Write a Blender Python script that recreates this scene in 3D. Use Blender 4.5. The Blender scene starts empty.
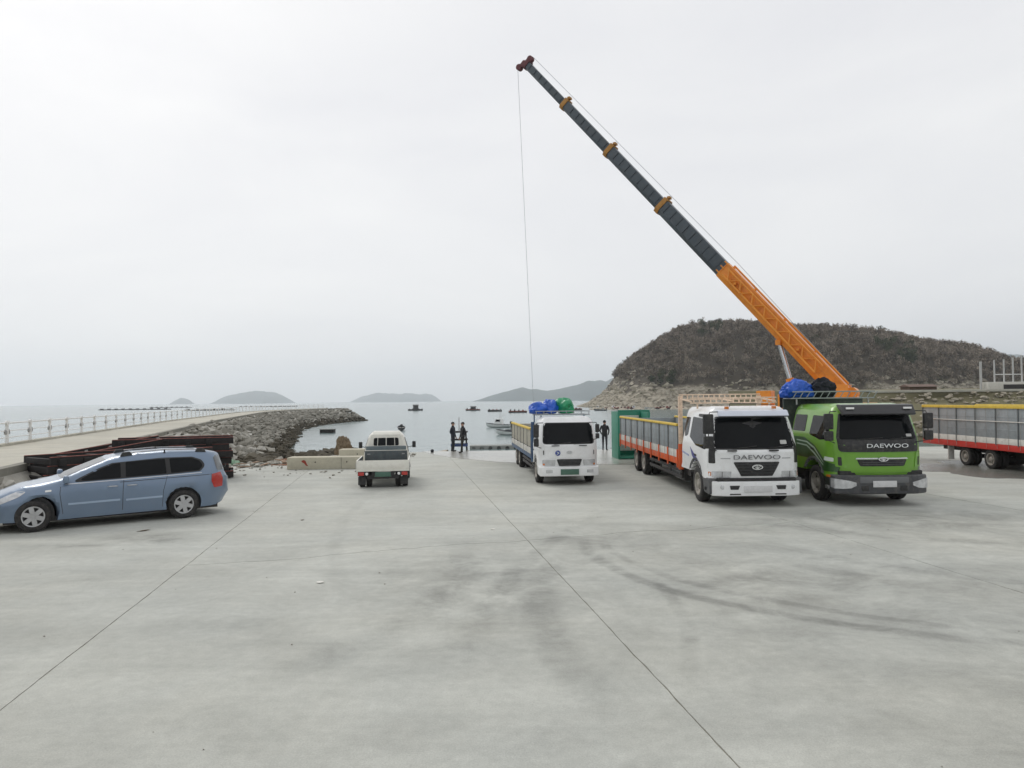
import bpy, bmesh, math, random
import numpy as np
from mathutils import Vector, Matrix, noise
from mathutils.bvhtree import BVHTree

random.seed(7)
rng = np.random.default_rng(7)
R = math.radians
SC = bpy.context.scene
COL = SC.collection

# ------------------------------------------------------------------ camera
F_PX = 512 / math.tan(R(35))
CAM_H = 2.8
cam_d = bpy.data.cameras.new('camera')
cam = bpy.data.objects.new('camera', cam_d)
COL.objects.link(cam)
cam_d.sensor_width = 36
cam_d.lens = 36 * F_PX / 1024
cam_d.clip_start = 0.1
cam_d.clip_end = 40000
cam.location = (0, 0, CAM_H)
cam.rotation_euler = (Matrix.Rotation(R(90) + math.atan(16 / F_PX), 3, 'X') @ Matrix.Rotation(R(-0.6), 3, 'Z')).to_euler()
SC.camera = cam
SC.render.resolution_x, SC.render.resolution_y = 1024, 768

# ------------------------------------------------------------------ sky and sun
SUN_EL, SUN_AZ = R(42), R(-38)          # ahead of the camera and to the left, behind cloud
w = bpy.data.worlds.new('World')
SC.world = w
w.use_nodes = True
nt = w.node_tree
nt.nodes.clear()
N = nt.nodes.new
sky = N('ShaderNodeTexSky')
sky.sky_type = 'NISHITA'
sky.sun_disc = False
sky.sun_elevation = SUN_EL
sky.sun_rotation = SUN_AZ
sky.dust_density = 3.0
tc = N('ShaderNodeTexCoord')
mp = N('ShaderNodeMapping')
mp.inputs['Scale'].default_value = (1, 1, 3.2)
no = N('ShaderNodeTexNoise')
no.inputs['Scale'].default_value = 1.7
no.inputs['Detail'].default_value = 7
no.inputs['Roughness'].default_value = 0.55
no.inputs['Distortion'].default_value = 0.5
cr = N('ShaderNodeValToRGB')
cr.color_ramp.elements[0].position = 0.3
cr.color_ramp.elements[0].color = (8.15, 8.2, 8.45, 1)
cr.color_ramp.elements[1].position = 0.72
cr.color_ramp.elements[1].color = (9.35, 9.35, 9.35, 1)
mx = N('ShaderNodeMix')
mx.data_type = 'RGBA'
mx.inputs[0].default_value = 0.95       # cloud cover
bg = N('ShaderNodeBackground')
bg.inputs['Strength'].default_value = 0.1
wo = N('ShaderNodeOutputWorld')
L = nt.links.new
L(tc.outputs['Generated'], mp.inputs['Vector'])
L(mp.outputs[0], no.inputs['Vector'])
L(no.outputs[0], cr.inputs[0])
L(sky.outputs[0], mx.inputs[6])
L(cr.outputs[0], mx.inputs[7])
L(mx.outputs[2], bg.inputs[0])
L(bg.outputs[0], wo.inputs[0])

sd = bpy.data.lights.new('sun', 'SUN')
sd.energy = 1.0
sd.angle = R(22)
sd.color = (1, 0.97, 0.92)
so = bpy.data.objects.new('sun', sd)
COL.objects.link(so)
sun_dir = Vector((math.sin(SUN_AZ) * math.cos(SUN_EL), math.cos(SUN_AZ) * math.cos(SUN_EL), math.sin(SUN_EL)))
so.rotation_euler = sun_dir.to_track_quat('Z', 'Y').to_euler()
so.location = (0, 0, 60)

SC.view_settings.view_transform = 'Standard'
SC.view_settings.look = 'None'
SC.view_settings.exposure = 0.0
SC.view_settings.gamma = 1
SC.view_settings.use_curve_mapping = False
SC.cycles.use_denoising = True
SC.cycles.max_bounces = 8
SC.cycles.volume_bounces = 6
SC.cycles.caustics_reflective = False
SC.cycles.caustics_refractive = False

# ------------------------------------------------------------------ materials
def hexc(r, g, b):
    f = lambda c: (c / 255 / 12.92) if c / 255 <= 0.04045 else ((c / 255 + 0.055) / 1.055) ** 2.4
    return (f(r), f(g), f(b), 1)

MATS = {}
def mat(name, col, rough=0.6, metal=0.0, coat=0.0, var=0.12, scale=3.0, dirt=None, dirt_amt=0.0, bump=0.0, bscale=40.0, spec=0.5):
    """paint / metal / plastic with uneven tone, patchy dirt and fine relief"""
    if name in MATS:
        return MATS[name]
    m = bpy.data.materials.new(name)
    m.use_nodes = True
    t = m.node_tree
    b = t.nodes['Principled BSDF']
    b.inputs['Roughness'].default_value = rough
    b.inputs['Metallic'].default_value = metal
    b.inputs['Coat Weight'].default_value = coat
    b.inputs['Specular IOR Level'].default_value = spec
    b.inputs['Coat Roughness'].default_value = 0.08
    c4 = tuple(col[:3]) + (1,)
    tcn = t.nodes.new('ShaderNodeTexCoord')
    n = t.nodes.new('ShaderNodeTexNoise')
    n.inputs['Scale'].default_value = scale
    n.inputs['Detail'].default_value = 6
    n.inputs['Roughness'].default_value = 0.65
    t.links.new(tcn.outputs['Object'], n.inputs['Vector'])
    r = t.nodes.new('ShaderNodeValToRGB')
    r.color_ramp.elements[0].position = 0.3
    r.color_ramp.elements[1].position = 0.7
    r.color_ramp.elements[0].color = tuple(max(0, c * (1 - var)) for c in c4[:3]) + (1,)
    r.color_ramp.elements[1].color = tuple(min(1, c * (1 + var)) for c in c4[:3]) + (1,)
    t.links.new(n.outputs[0], r.inputs[0])
    out = r.outputs[0]
    if dirt is not None:
        n2 = t.nodes.new('ShaderNodeTexNoise')
        n2.inputs['Scale'].default_value = scale * 1.9
        n2.inputs['Detail'].default_value = 9
        n2.inputs['Roughness'].default_value = 0.75
        t.links.new(tcn.outputs['Object'], n2.inputs['Vector'])
        mr = t.nodes.new('ShaderNodeMapRange')
        mr.inputs['From Min'].default_value = 0.48
        mr.inputs['From Max'].default_value = 0.72
        mr.inputs['To Max'].default_value = dirt_amt
        t.links.new(n2.outputs[0], mr.inputs['Value'])
        mix = t.nodes.new('ShaderNodeMix')
        mix.data_type = 'RGBA'
        t.links.new(mr.outputs[0], mix.inputs[0])
        t.links.new(out, mix.inputs[6])
        mix.inputs[7].default_value = tuple(dirt[:3]) + (1,)
        out = mix.outputs[2]
        ra = t.nodes.new('ShaderNodeMapRange')
        ra.inputs['To Min'].default_value = rough
        ra.inputs['To Max'].default_value = min(1, rough + 0.4)
        t.links.new(mr.outputs[0], ra.inputs['Value'])
        t.links.new(ra.outputs[0], b.inputs['Roughness'])
    t.links.new(out, b.inputs['Base Color'])
    if bump > 0:
        n3 = t.nodes.new('ShaderNodeTexNoise')
        n3.inputs['Scale'].default_value = bscale
        n3.inputs['Detail'].default_value = 5
        t.links.new(tcn.outputs['Object'], n3.inputs['Vector'])
        bp = t.nodes.new('ShaderNodeBump')
        bp.inputs['Strength'].default_value = bump
        bp.inputs['Distance'].default_value = 0.02
        t.links.new(n3.outputs[0], bp.inputs['Height'])
        t.links.new(bp.outputs[0], b.inputs['Normal'])
    MATS[name] = m
    return m

DUST = hexc(150, 143, 130)
RUST = hexc(105, 62, 40)
GLASS = mat('dark tinted glass', (0.005, 0.006, 0.007), 0.035, var=0.3, scale=1.2, spec=0.5)
GLASS.node_tree.nodes['Principled BSDF'].inputs['IOR'].default_value = 1.24
GLASS2 = mat('grey glass', (0.05, 0.055, 0.06), 0.08, var=0.3, scale=1.0, dirt=hexc(140, 138, 130), dirt_amt=0.2)
RUBBER = mat('tyre rubber', (0.022, 0.021, 0.021), 0.85, var=0.25, scale=6, dirt=hexc(110, 104, 95), dirt_amt=0.35, bump=0.3, bscale=60)
BLACKP = mat('black plastic', (0.018, 0.018, 0.019), 0.5, var=0.2, scale=5, dirt=DUST, dirt_amt=0.18)
DARKMET = mat('dark chassis metal', (0.025, 0.025, 0.026), 0.65, var=0.3, scale=4, dirt=hexc(88, 72, 58), dirt_amt=0.5)
GREYP = mat('dark grey plastic', (0.07, 0.073, 0.078), 0.55, var=0.15, scale=4, dirt=DUST, dirt_amt=0.3)
STEEL = mat('dull steel', (0.42, 0.42, 0.42), 0.42, metal=0.8, var=0.15, scale=8, dirt=RUST, dirt_amt=0.35)
CHROME = mat('chrome', (0.75, 0.76, 0.78), 0.15, metal=1.0, var=0.05)
LAMP = mat('clear lamp lens', (0.55, 0.56, 0.57), 0.12, metal=0.25, coat=0.5, var=0.25, scale=7)
AMBER = mat('amber lamp lens', (0.55, 0.16, 0.02), 0.2, coat=0.5)
REDL = mat('red lamp lens', (0.42, 0.03, 0.022), 0.22, coat=0.5, var=0.2)
PLATE = mat('pale number plate', (0.62, 0.62, 0.62), 0.5, var=0.1, scale=9)
PLATEG = mat('green number plate', (0.07, 0.15, 0.11), 0.5, var=0.15, scale=9)

# ------------------------------------------------------------------ mesh builder
def fillet(pts, n=5):
    """closed polygon [(a,b,r)...] -> points with rounded corners"""
    out = []
    k = len(pts)
    for i in range(k):
        p = Vector(pts[i][:2]); r = pts[i][2] if len(pts[i]) > 2 else 0
        if r <= 0:
            out.append(tuple(p)); continue
        a = Vector(pts[i - 1][:2]) - p; b = Vector(pts[(i + 1) % k][:2]) - p
        la, lb = a.length, b.length
        a.normalize(); b.normalize()
        ang = math.acos(max(-1, min(1, a.dot(b))))
        if ang > 3.05:
            out.append(tuple(p)); continue
        d = min(r / math.tan(ang / 2), 0.48 * la, 0.48 * lb)
        s, e = p + a * d, p + b * d
        for j in range(n + 1):
            t = j / n
            q = s * (1 - t) ** 2 + p * 2 * t * (1 - t) + e * t * t
            out.append((q.x, q.y))
    return out

class MB:
    def __init__(self):
        self.v = []; self.f = []
    def add(self, vs, fs):
        o = len(self.v)
        self.v += [tuple(x) for x in vs]
        self.f += [tuple(i + o for i in q) for q in fs]
        return self
    def box(self, c, s, rot=None, top=None):
        x, y, z = s[0] / 2, s[1] / 2, s[2] / 2
        tx, ty = top if top else (1, 1)
        vs = [Vector(p) for p in ((-x, -y, -z), (x, -y, -z), (x, y, -z), (-x, y, -z), (-x * tx, -y * ty, z), (x * tx, -y * ty, z), (x * tx, y * ty, z), (-x * tx, y * ty, z))]
        if rot is not None:
            M = rot if isinstance(rot, Matrix) else Matrix.Rotation(rot, 3, 'Z')
            vs = [M @ p for p in vs]
        c = Vector(c)
        return self.add([p + c for p in vs], [(0, 3, 2, 1), (4, 5, 6, 7), (0, 1, 5, 4), (1, 2, 6, 5), (2, 3, 7, 6), (3, 0, 4, 7)])
    def b2(self, lo, hi):
        return self.box([(a + b) / 2 for a, b in zip(lo, hi)], [abs(b - a) for a, b in zip(lo, hi)])
    def prism(self, poly, axis, a, b):
        n = len(poly)
        def P(p, t):
            return {'x': (t, p[0], p[1]), 'y': (p[0], t, p[1]), 'z': (p[0], p[1], t)}[axis]
        vs = [P(p, a) for p in poly] + [P(p, b) for p in poly]
        fs = [tuple(range(n))[::-1], tuple(range(n, 2 * n))] + [(i, (i + 1) % n, n + (i + 1) % n, n + i) for i in range(n)]
        return self.add(vs, fs)
    def tube(self, pts, r, n=8, caps=True, r1=None):
        pts = [Vector(p) for p in pts]
        k = len(pts)
        vs = []; fs = []
        up = None
        for i, p in enumerate(pts):
            t = (pts[min(i + 1, k - 1)] - pts[max(i - 1, 0)]).normalized()
            if up is None:
                up = Vector((0, 0, 1)) if abs(t.z) < 0.9 else Vector((1, 0, 0))
            a = t.cross(up).normalized(); bb = a.cross(t).normalized()
            up = bb
            rr = r if r1 is None else r + (r1 - r) * i / (k - 1)
            for j in range(n):
                an = 2 * math.pi * (j + 0.5) / n
                vs.append(p + a * math.cos(an) * rr + bb * math.sin(an) * rr)
        for i in range(k - 1):
            for j in range(n):
                j2 = (j + 1) % n
                fs.append((i * n + j, i * n + j2, (i + 1) * n + j2, (i + 1) * n + j))
        if caps:
            fs.append(tuple(range(n))[::-1]); fs.append(tuple(range((k - 1) * n, k * n)))
        return self.add(vs, fs)
    def lathe_x(self, prof, c=(0, 0, 0), n=28, close=False):
        """profile [(x, r)...] turned round the x axis"""
        vs = []; fs = []; k = len(prof)
        for x, r in prof:
            for j in range(n):
                a = 2 * math.pi * j / n
                vs.append((c[0] + x, c[1] + r * math.cos(a), c[2] + r * math.sin(a)))
        rngk = range(k) if close else range(k - 1)
        for i in rngk:
            i2 = (i + 1) % k
            for j in range(n):
                j2 = (j + 1) % n
                fs.append((i * n + j, i * n + j2, i2 * n + j2, i2 * n + j))
        if not close:
            fs.append(tuple(range(n))[::-1]); fs.append(tuple(range((k - 1) * n, k * n)))
        return self.add(vs, fs)
    def bar(self, p, q, w, h):
        """square bar from p to q"""
        p, q = Vector(p), Vector(q)
        t = (q - p); L_ = t.length; t.normalize()
        up = Vector((0, 0, 1)) if abs(t.z) < 0.95 else Vector((0, 1, 0))
        a = t.cross(up).normalized(); b = a.cross(t).normalized()
        M = Matrix((a, t, b)).transposed()
        return self.box((p + q) / 2, (w, L_, h), M)
    def build(self, name, material=None, parent=None, bevel=0, seg=2, smooth=35, xf=None):
        me = bpy.data.meshes.new(name)
        v = self.v if xf is None else [tuple(xf @ Vector(p)) for p in self.v]
        me.from_pydata(v, [], self.f)
        bm = bmesh.new(); bm.from_mesh(me)
        bmesh.ops.recalc_face_normals(bm, faces=bm.faces)
        if bevel > 0:
            ed = [e for e in bm.edges if len(e.link_faces) == 2 and e.calc_face_angle(0) > R(28)]
            bmesh.ops.bevel(bm, geom=ed, offset=bevel, segments=seg, profile=0.6, affect='EDGES', clamp_overlap=True)
        bm.to_mesh(me); bm.free()
        return link(name, me, material, parent, smooth)

def link(name, me, material=None, parent=None, smooth=35):
    if smooth:
        me.polygons.foreach_set('use_smooth', [True] * len(me.polygons))
        me.set_sharp_from_angle(angle=R(smooth))
    if material is not None:
        me.materials.clear()
        for m in (material if isinstance(material, (list, tuple)) else [material]):
            me.materials.append(m)
    me.update()
    o = bpy.data.objects.new(name, me)
    COL.objects.link(o)
    o.parent = parent
    return o

def inst(me_obj, name, parent=None, loc=(0, 0, 0), rot=(0, 0, 0), scale=(1, 1, 1)):
    o = bpy.data.objects.new(name, me_obj.data if hasattr(me_obj, 'data') else me_obj)
    COL.objects.link(o)
    o.parent = parent; o.location = loc; o.rotation_euler = rot; o.scale = scale
    return o

def tag(o, label=None, cat=None, group=None, kind=None):
    if label: o['label'] = label
    if cat: o['category'] = cat
    if group: o['group'] = group
    if kind: o['kind'] = kind
    return o

def thing(name, label, cat, loc=(0, 0, 0), rz=0, group=None):
    o = bpy.data.objects.new(name, None)
    COL.objects.link(o)
    o.empty_display_size = 0.3
    o.location = loc; o.rotation_euler = (0, 0, rz)
    return tag(o, label, cat, group)

def text_part(name, s, size, material, parent, M, stretch=1.0, ext=0.006, bold=0.0):
    cu = bpy.data.curves.new('lettering_curve', 'FONT')
    cu.body = s; cu.size = size; cu.extrude = ext; cu.align_x = 'CENTER'; cu.align_y = 'CENTER'; cu.offset = bold
    to = bpy.data.objects.new('lettering_curve', cu)
    COL.objects.link(to)
    dg = bpy.context.evaluated_depsgraph_get()
    me = bpy.data.meshes.new_from_object(to.evaluated_get(dg))
    bpy.data.objects.remove(to); bpy.data.curves.remove(cu)
    me.transform(M @ Matrix.Diagonal((stretch, 1, 1, 1)))
    return link(name, me, material, parent, 30)

# ---- vehicle shells: a side outline given half-widths that roll off round the rim
def shell(profile, width, roll, sharp, bow=None, grid=0.12, cross=10):
    """profile: [(y,z)...] closed; width(y,z)->half width; roll(y,z)->rim radius;
    sharp(y,z)->True where the rim is not rounded (sills, arches); returns mesh"""
    bm = bmesh.new()
    bm.faces.new([bm.verts.new((0, y, z)) for y, z in profile])
    bmesh.ops.recalc_face_normals(bm, faces=bm.faces)
    for th in (0.012, 0.022, 0.032, 0.05):
        big = max(bm.faces, key=lambda f: f.calc_area())
        bmesh.ops.inset_region(bm, faces=[big], thickness=th, use_even_offset=True)
    ys = [p[0] for p in profile]; zs = [p[1] for p in profile]
    for ax, lo, hi in ((1, min(ys), max(ys)), (2, min(zs), max(zs))):
        k = int((hi - lo) / grid)
        for i in range(1, k + 1):
            c = lo + (hi - lo) * i / (k + 1)
            co = [0, 0, 0]; no_ = [0, 0, 0]; co[ax] = c; no_[ax] = 1
            bmesh.ops.bisect_plane(bm, geom=bm.verts[:] + bm.edges[:] + bm.faces[:], dist=1e-5, plane_co=co, plane_no=no_)
    bm.verts.ensure_lookup_table()
    segs = []
    n = len(profile)
    for i in range(n):
        a, b = profile[i], profile[(i + 1) % n]
        if not (sharp(*a) and sharp(*b)):
            segs.append((a, b))
    A = np.array([s[0] for s in segs]); B = np.array([s[1] for s in segs])
    D = B - A; L2 = np.maximum((D ** 2).sum(1), 1e-12)
    def dist(y, z):
        P = np.array((y, z))
        t = np.clip(((P - A) * D).sum(1) / L2, 0, 1)
        return float(np.sqrt((((A + D * t[:, None]) - P) ** 2).sum(1)).min())
    def hw(y, z):
        r = roll(y, z); d = dist(y, z); x = width(y, z)
        if d < r:
            x -= r - math.sqrt(max(0, r * r - (r - d) ** 2))
        return x
    vs = []; fs = []
    nv = len(bm.verts)
    hws = [hw(v.co.y, v.co.z) for v in bm.verts]
    for s in (1, -1):
        for v, h in zip(bm.verts, hws):
            vs.append((s * h, v.co.y, v.co.z))
    bm.verts.index_update()
    for f in bm.faces:
        ids = [v.index for v in f.verts]
        fs.append(tuple(ids)); fs.append(tuple(i + nv for i in ids[::-1]))
    for e in [e for e in bm.edges if len(e.link_faces) == 1]:
        a, b = e.verts[0].index, e.verts[1].index
        prev = (a, b)
        for k in range(1, cross):
            t = 1 - 2 * k / cross
            o = len(vs)
            vs.append((hws[a] * t, vs[a][1], vs[a][2])); vs.append((hws[b] * t, vs[b][1], vs[b][2]))
            fs.append((prev[0], prev[1], o + 1, o)); prev = (o, o + 1)
        fs.append((prev[0], prev[1], b + nv, a + nv))
    bm.free()
    if bow:
        vs = [(x, y + bow(x, y, z), z) for x, y, z in vs]
    me = bpy.data.meshes.new('shell')
    me.from_pydata(vs, [], fs)
    bm = bmesh.new(); bm.from_mesh(me)
    bmesh.ops.remove_doubles(bm, verts=bm.verts, dist=1e-4)
    soft = [v for v in bm.verts if not sharp(v.co.y - (bow(v.co.x, v.co.y, v.co.z) if bow else 0), v.co.z) and v.co.z > min(zs) + .12]
    for _ in range(3):
        bmesh.ops.smooth_vert(bm, verts=soft, factor=.4, use_axis_x=True, use_axis_y=True, use_axis_z=True)
    bmesh.ops.recalc_face_normals(bm, faces=bm.faces)
    bm.to_mesh(me); 
    bvh = BVHTree.FromBMesh(bm)
    bm.free()
    return me, bvh

def conform(bvh, poly, side, off=0.004, depth=0.02, res=0.06, holes=None):
    """a panel cut to a 2-D outline and laid on the shell; side in x+ x- y- y+ z+"""
    ax = {'x': 0, 'y': 1, 'z': 2}[side[0]]; sg = 1 if side[1] == '+' else -1
    u, v = [i for i in range(3) if i != ax]
    bm = bmesh.new()
    vs = []
    for p in poly:
        c = [0, 0, 0]; c[u], c[v] = p[0], p[1]
        vs.append(bm.verts.new(c))
    bm.faces.new(vs)
    for a in (u, v):
        vals = [x.co[a] for x in bm.verts]
        lo, hi = min(vals), max(vals)
        k = int((hi - lo) / res)
        for i in range(1, k + 1):
            co = [0, 0, 0]; nn = [0, 0, 0]; co[a] = lo + (hi - lo) * i / (k + 1); nn[a] = 1
            bmesh.ops.bisect_plane(bm, geom=bm.verts[:] + bm.edges[:] + bm.faces[:], dist=1e-5, plane_co=co, plane_no=nn)
    d = Vector((0, 0, 0)); d[ax] = -sg
    for x in bm.verts:
        o = x.co.copy(); o[ax] = sg * 30
        hit, nrm, _, _ = bvh.ray_cast(o, d)
        if hit is None:
            hit, nrm, _, _ = bvh.find_nearest(x.co)
            x.co[ax] = hit[ax] + sg * off
        else:
            x.co[ax] = hit[ax] + sg * off
    bd = [e for e in bm.edges if len(e.link_faces) == 1]
    g = bmesh.ops.extrude_edge_only(bm, edges=bd)
    for x in g['geom']:
        if isinstance(x, bmesh.types.BMVert):
            x.co[ax] -= sg * (off + depth)
    bmesh.ops.recalc_face_normals(bm, faces=bm.faces)
    # face outwards
    bm.faces.ensure_lookup_table()
    s = sum(f.normal[ax] * f.calc_area() for f in bm.faces)
    if s * sg < 0:
        bmesh.ops.reverse_faces(bm, faces=bm.faces)
    me = bpy.data.meshes.new('panel')
    bm.to_mesh(me); bm.free()
    return me

def panel(name, material, parent, bvh, poly, side, off=0.004, depth=0.02, res=0.06):
    return link(name, conform(bvh, poly, side, off, depth, res), material, parent, 40)

def inflate(poly, d):
    """offset a closed polygon outwards"""
    n = len(poly)
    ar = sum(poly[i][0] * poly[(i + 1) % n][1] - poly[(i + 1) % n][0] * poly[i][1] for i in range(n))
    s = 1 if ar > 0 else -1
    out = []
    for i in range(n):
        a, b, c = Vector(poly[i - 1]), Vector(poly[i]), Vector(poly[(i + 1) % n])
        e1 = (b - a); e2 = (c - b)
        if e1.length < 1e-6 or e2.length < 1e-6:
            out.append(tuple(b)); continue
        n1 = Vector((e1.y, -e1.x)).normalized() * s; n2 = Vector((e2.y, -e2.x)).normalized() * s
        m = (n1 + n2)
        m = m / max(0.4, m.length_squared) * 2
        out.append((b.x + m.x * d, b.y + m.y * d))
    return out

def arc_poly(yc, zc, r, zb, n=12):
    """points of a wheel arch from the rear foot over the top to the front foot (y decreasing)"""
    a0 = math.asin((zb - zc) / r)
    return [(yc + r * math.cos(a), zc + r * math.sin(a)) for a in [a0 + (math.pi - 2 * a0) * i / n for i in range(n + 1)]]
# ------------------------------------------------------------------ ground
DV = Vector((-.155, .988)); DU = Vector((.988, .155))

def circle3(a, b, c):
    ax, ay = a; bx, by = b; cx, cy = c
    d = 2 * (ax * (by - cy) + bx * (cy - ay) + cx * (ay - by))
    ux = ((ax * ax + ay * ay) * (by - cy) + (bx * bx + by * by) * (cy - ay) + (cx * cx + cy * cy) * (ay - by)) / d
    uy = ((ax * ax + ay * ay) * (cx - bx) + (bx * bx + by * by) * (ax - cx) + (cx * cx + cy * cy) * (bx - ax)) / d
    return ux, uy, math.hypot(ax - ux, ay - uy)

def concrete(name, col, arcs=(), blobs=(), wear=None, rough=.85):
    m = bpy.data.materials.new(name); m.use_nodes = True
    t = m.node_tree; b = t.nodes['Principled BSDF']
    nw = t.nodes.new; lk = t.links.new
    geo = nw('ShaderNodeNewGeometry')
    def math_(op, a, c=None, d=None, clamp=False):
        n = nw('ShaderNodeMath'); n.operation = op; n.use_clamp = clamp
        for i, x in enumerate((a, c, d)):
            if x is None: continue
            if isinstance(x, (int, float)): n.inputs[i].default_value = x
            else: lk(x, n.inputs[i])
        return n.outputs[0]
    def noise_(scale, detail=6, rough_=.6, dist=0, vec=None, lo=.3, hi=.7):
        n = nw('ShaderNodeTexNoise')
        n.inputs['Scale'].default_value = scale; n.inputs['Detail'].default_value = detail
        n.inputs['Roughness'].default_value = rough_; n.inputs['Distortion'].default_value = dist
        lk(vec or geo.outputs['Position'], n.inputs['Vector'])
        r = nw('ShaderNodeMapRange'); r.inputs['From Min'].default_value = lo; r.inputs['From Max'].default_value = hi
        lk(n.outputs[0], r.inputs['Value'])
        return r.outputs[0]
    def lin(x, a, c): return math_('ADD', math_('MULTIPLY', x, c - a), a)
    big = noise_(.16, 5, .62, .6); mid = noise_(.6, 8, .7, .9); fine = noise_(7, 6, .7); grit = noise_(60, 3, .7)
    mpn = nw('ShaderNodeMapping'); mpn.inputs['Rotation'].default_value = (0, 0, R(-25)); mpn.inputs['Scale'].default_value = (.22, 1.3, 1)
    lk(geo.outputs['Position'], mpn.inputs['Vector'])
    streak = noise_(.9, 7, .65, .8, mpn.outputs[0])
    f = lin(big, .85, 1.10)
    f = math_('MULTIPLY', f, lin(mid, .90, 1.07))
    f = math_('MULTIPLY', f, lin(fine, .90, 1.06))
    f = math_('MULTIPLY', f, lin(grit, .86, 1.09))
    f = math_('MULTIPLY', f, lin(streak, .88, 1.06))
    sep = nw('ShaderNodeSeparateXYZ'); lk(geo.outputs['Position'], sep.inputs[0])
    def dist2(cx, cy, sx=1, sy=1):
        dx = math_('DIVIDE', math_('SUBTRACT', sep.outputs[0], cx), sx)
        dy = math_('DIVIDE', math_('SUBTRACT', sep.outputs[1], cy), sy)
        return math_('SQRT', math_('ADD', math_('MULTIPLY', dx, dx), math_('MULTIPLY', dy, dy)))
    def ramp(x, a, c):
        r = nw('ShaderNodeMapRange'); r.interpolation_type = 'SMOOTHSTEP'
        r.inputs['From Min'].default_value = a; r.inputs['From Max'].default_value = c
        r.inputs['To Min'].default_value = 1; r.inputs['To Max'].default_value = 0
        lk(x, r.inputs['Value']); return r.outputs[0]
    patch = noise_(.8, 8, .7, .5, None, .38, .62)
    wob = math_('MULTIPLY', math_('SUBTRACT', noise_(.7, 2, .5), .5), .10)
    for (pts, wd, st, reach) in arcs:
        cx, cy, rr = circle3(*pts)
        d = math_('ABSOLUTE', math_('ADD', math_('SUBTRACT', dist2(cx, cy), rr), wob))
        k = math_('MULTIPLY', ramp(d, wd * .25, wd), ramp(dist2(*pts[1]), reach * .45, reach))
        k = math_('MULTIPLY', k, lin(patch, .25, 1.0))
        f = math_('MULTIPLY', f, math_('SUBTRACT', 1, math_('MULTIPLY', k, st)))
    for (cx, cy, sx, sy, st) in blobs:
        k = math_('MULTIPLY', ramp(dist2(cx, cy, sx, sy), .25, 1), lin(patch, 0, 1))
        f = math_('MULTIPLY', f, math_('SUBTRACT', 1, math_('MULTIPLY', k, st)))
    mixn = nw('ShaderNodeMix'); mixn.data_type = 'RGBA'; mixn.blend_type = 'MULTIPLY'; mixn.inputs[0].default_value = 1
    tint = nw('ShaderNodeMix'); tint.data_type = 'RGBA'
    lk(noise_(.25, 5, .6, .3), tint.inputs[0])
    tint.inputs[6].default_value = (col[0] * 1.01, col[1], col[2] * .965, 1); tint.inputs[7].default_value = (col[0] * .985, col[1], col[2] * 1.0, 1)
    lk(tint.outputs[2], mixn.inputs[6])
    cmb = nw('ShaderNodeCombineColor')
    for i in range(3): lk(f, cmb.inputs[i])
    lk(cmb.outputs[0], mixn.inputs[7])
    lk(mixn.outputs[2], b.inputs['Base Color'])
    b.inputs['Roughness'].default_value = rough
    b.inputs['Specular IOR Level'].default_value = .3
    bp = nw('ShaderNodeBump'); bp.inputs['Strength'].default_value = .25; bp.inputs['Distance'].default_value = .01
    lk(grit, bp.inputs['Height']); lk(bp.outputs[0], b.inputs['Normal'])
    return m

ARCS = [
    (((1.37, 14.1), (2.61, 10.36), (4.57, 8.74)), .20, .34, 5.5),
    (((1.75, 14.3), (3.0, 10.75), (4.9, 9.15)), .15, .24, 5.5),
    (((2.1, 11.6), (2.12, 9.3), (1.6, 7.0)), .15, .28, 2.6),
    (((-.9, 13.5), (-1.0, 10.5), (-2.4, 7.6)), .45, .22, 4.5),
    (((.9, 13.2), (.35, 10.0), (.9, 6.6)), .35, .20, 4.5),
    (((2.0, 17.5), (.3, 13.0), (-.6, 8.0)), .26, .20, 6.0),
    (((5.2, 13.5), (7.5, 11.0), (11.0, 10.2)), .30, .20, 5.0),
    (((6.0, 15.8), (9.0, 14.0), (14.0, 14.2)), .36, .20, 6.0),
    (((-3.0, 9.0), (-1.0, 8.2), (1.2, 9.2)), .40, .10, 3.0),
    (((-4.2, 22.0), (-3.8, 16.0), (-2.4, 10.5)), .22, .10, 7.0),
]
BLOBS = [(-7.7, 15.3, 1.6, .9, .34), (-8.9, 14.6, 1.2, .35, .34), (-6.9, 15.0, .7, .5, .26), (3.2, 12.5, 5, 6, .20), (6.5, 17.0, 3.4, 2.2, .20), (9.4, 16.8, 2.6, 2.0, .20), (1.8, 22.0, 1.6, 1.6, .2),
         (12.0, 16.0, 8, 5, .24), (9, 9, 9, 7, .20), (3.0, 6.0, 5, 4, .10), (-1.0, 11.5, 2.6, 3.0, .20), (-3.6, 9.0, 1.6, 1.2, .12), (4.5, 11.5, 2.5, 1.2, .14), (1.2, 15.5, 2.0, 2.5, .14), (-4.2, 22.5, 1.2, 1.2, .16), (-.3, 9.5, 2.2, 3.2, .12)]
CONC = concrete('apron concrete', hexc(187, 188, 182), ARCS, BLOBS)
CONC_D = concrete('old concrete edge', hexc(140, 137, 128))
CONC_P = concrete('pale block concrete', hexc(196, 190, 172))
CONC_DECK = concrete('causeway concrete', hexc(190, 186, 174))
CONC_WET = concrete('wet slipway concrete', hexc(180, 179, 172), rough=.20)
WETDARK = concrete('wet dark concrete', hexc(128, 128, 123), rough=.25)

def clip_poly(poly, a, b, c):
    """keep a*x+b*y+c >= 0"""
    out = []
    n = len(poly)
    for i in range(n):
        p, q = poly[i], poly[(i + 1) % n]
        dp = a * p[0] + b * p[1] + c; dq = a * q[0] + b * q[1] + c
        if dp >= 0: out.append(p)
        if (dp >= 0) != (dq >= 0):
            s = dp / (dp - dq)
            out.append((p[0] + (q[0] - p[0]) * s, p[1] + (q[1] - p[1]) * s))
    return out

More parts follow.
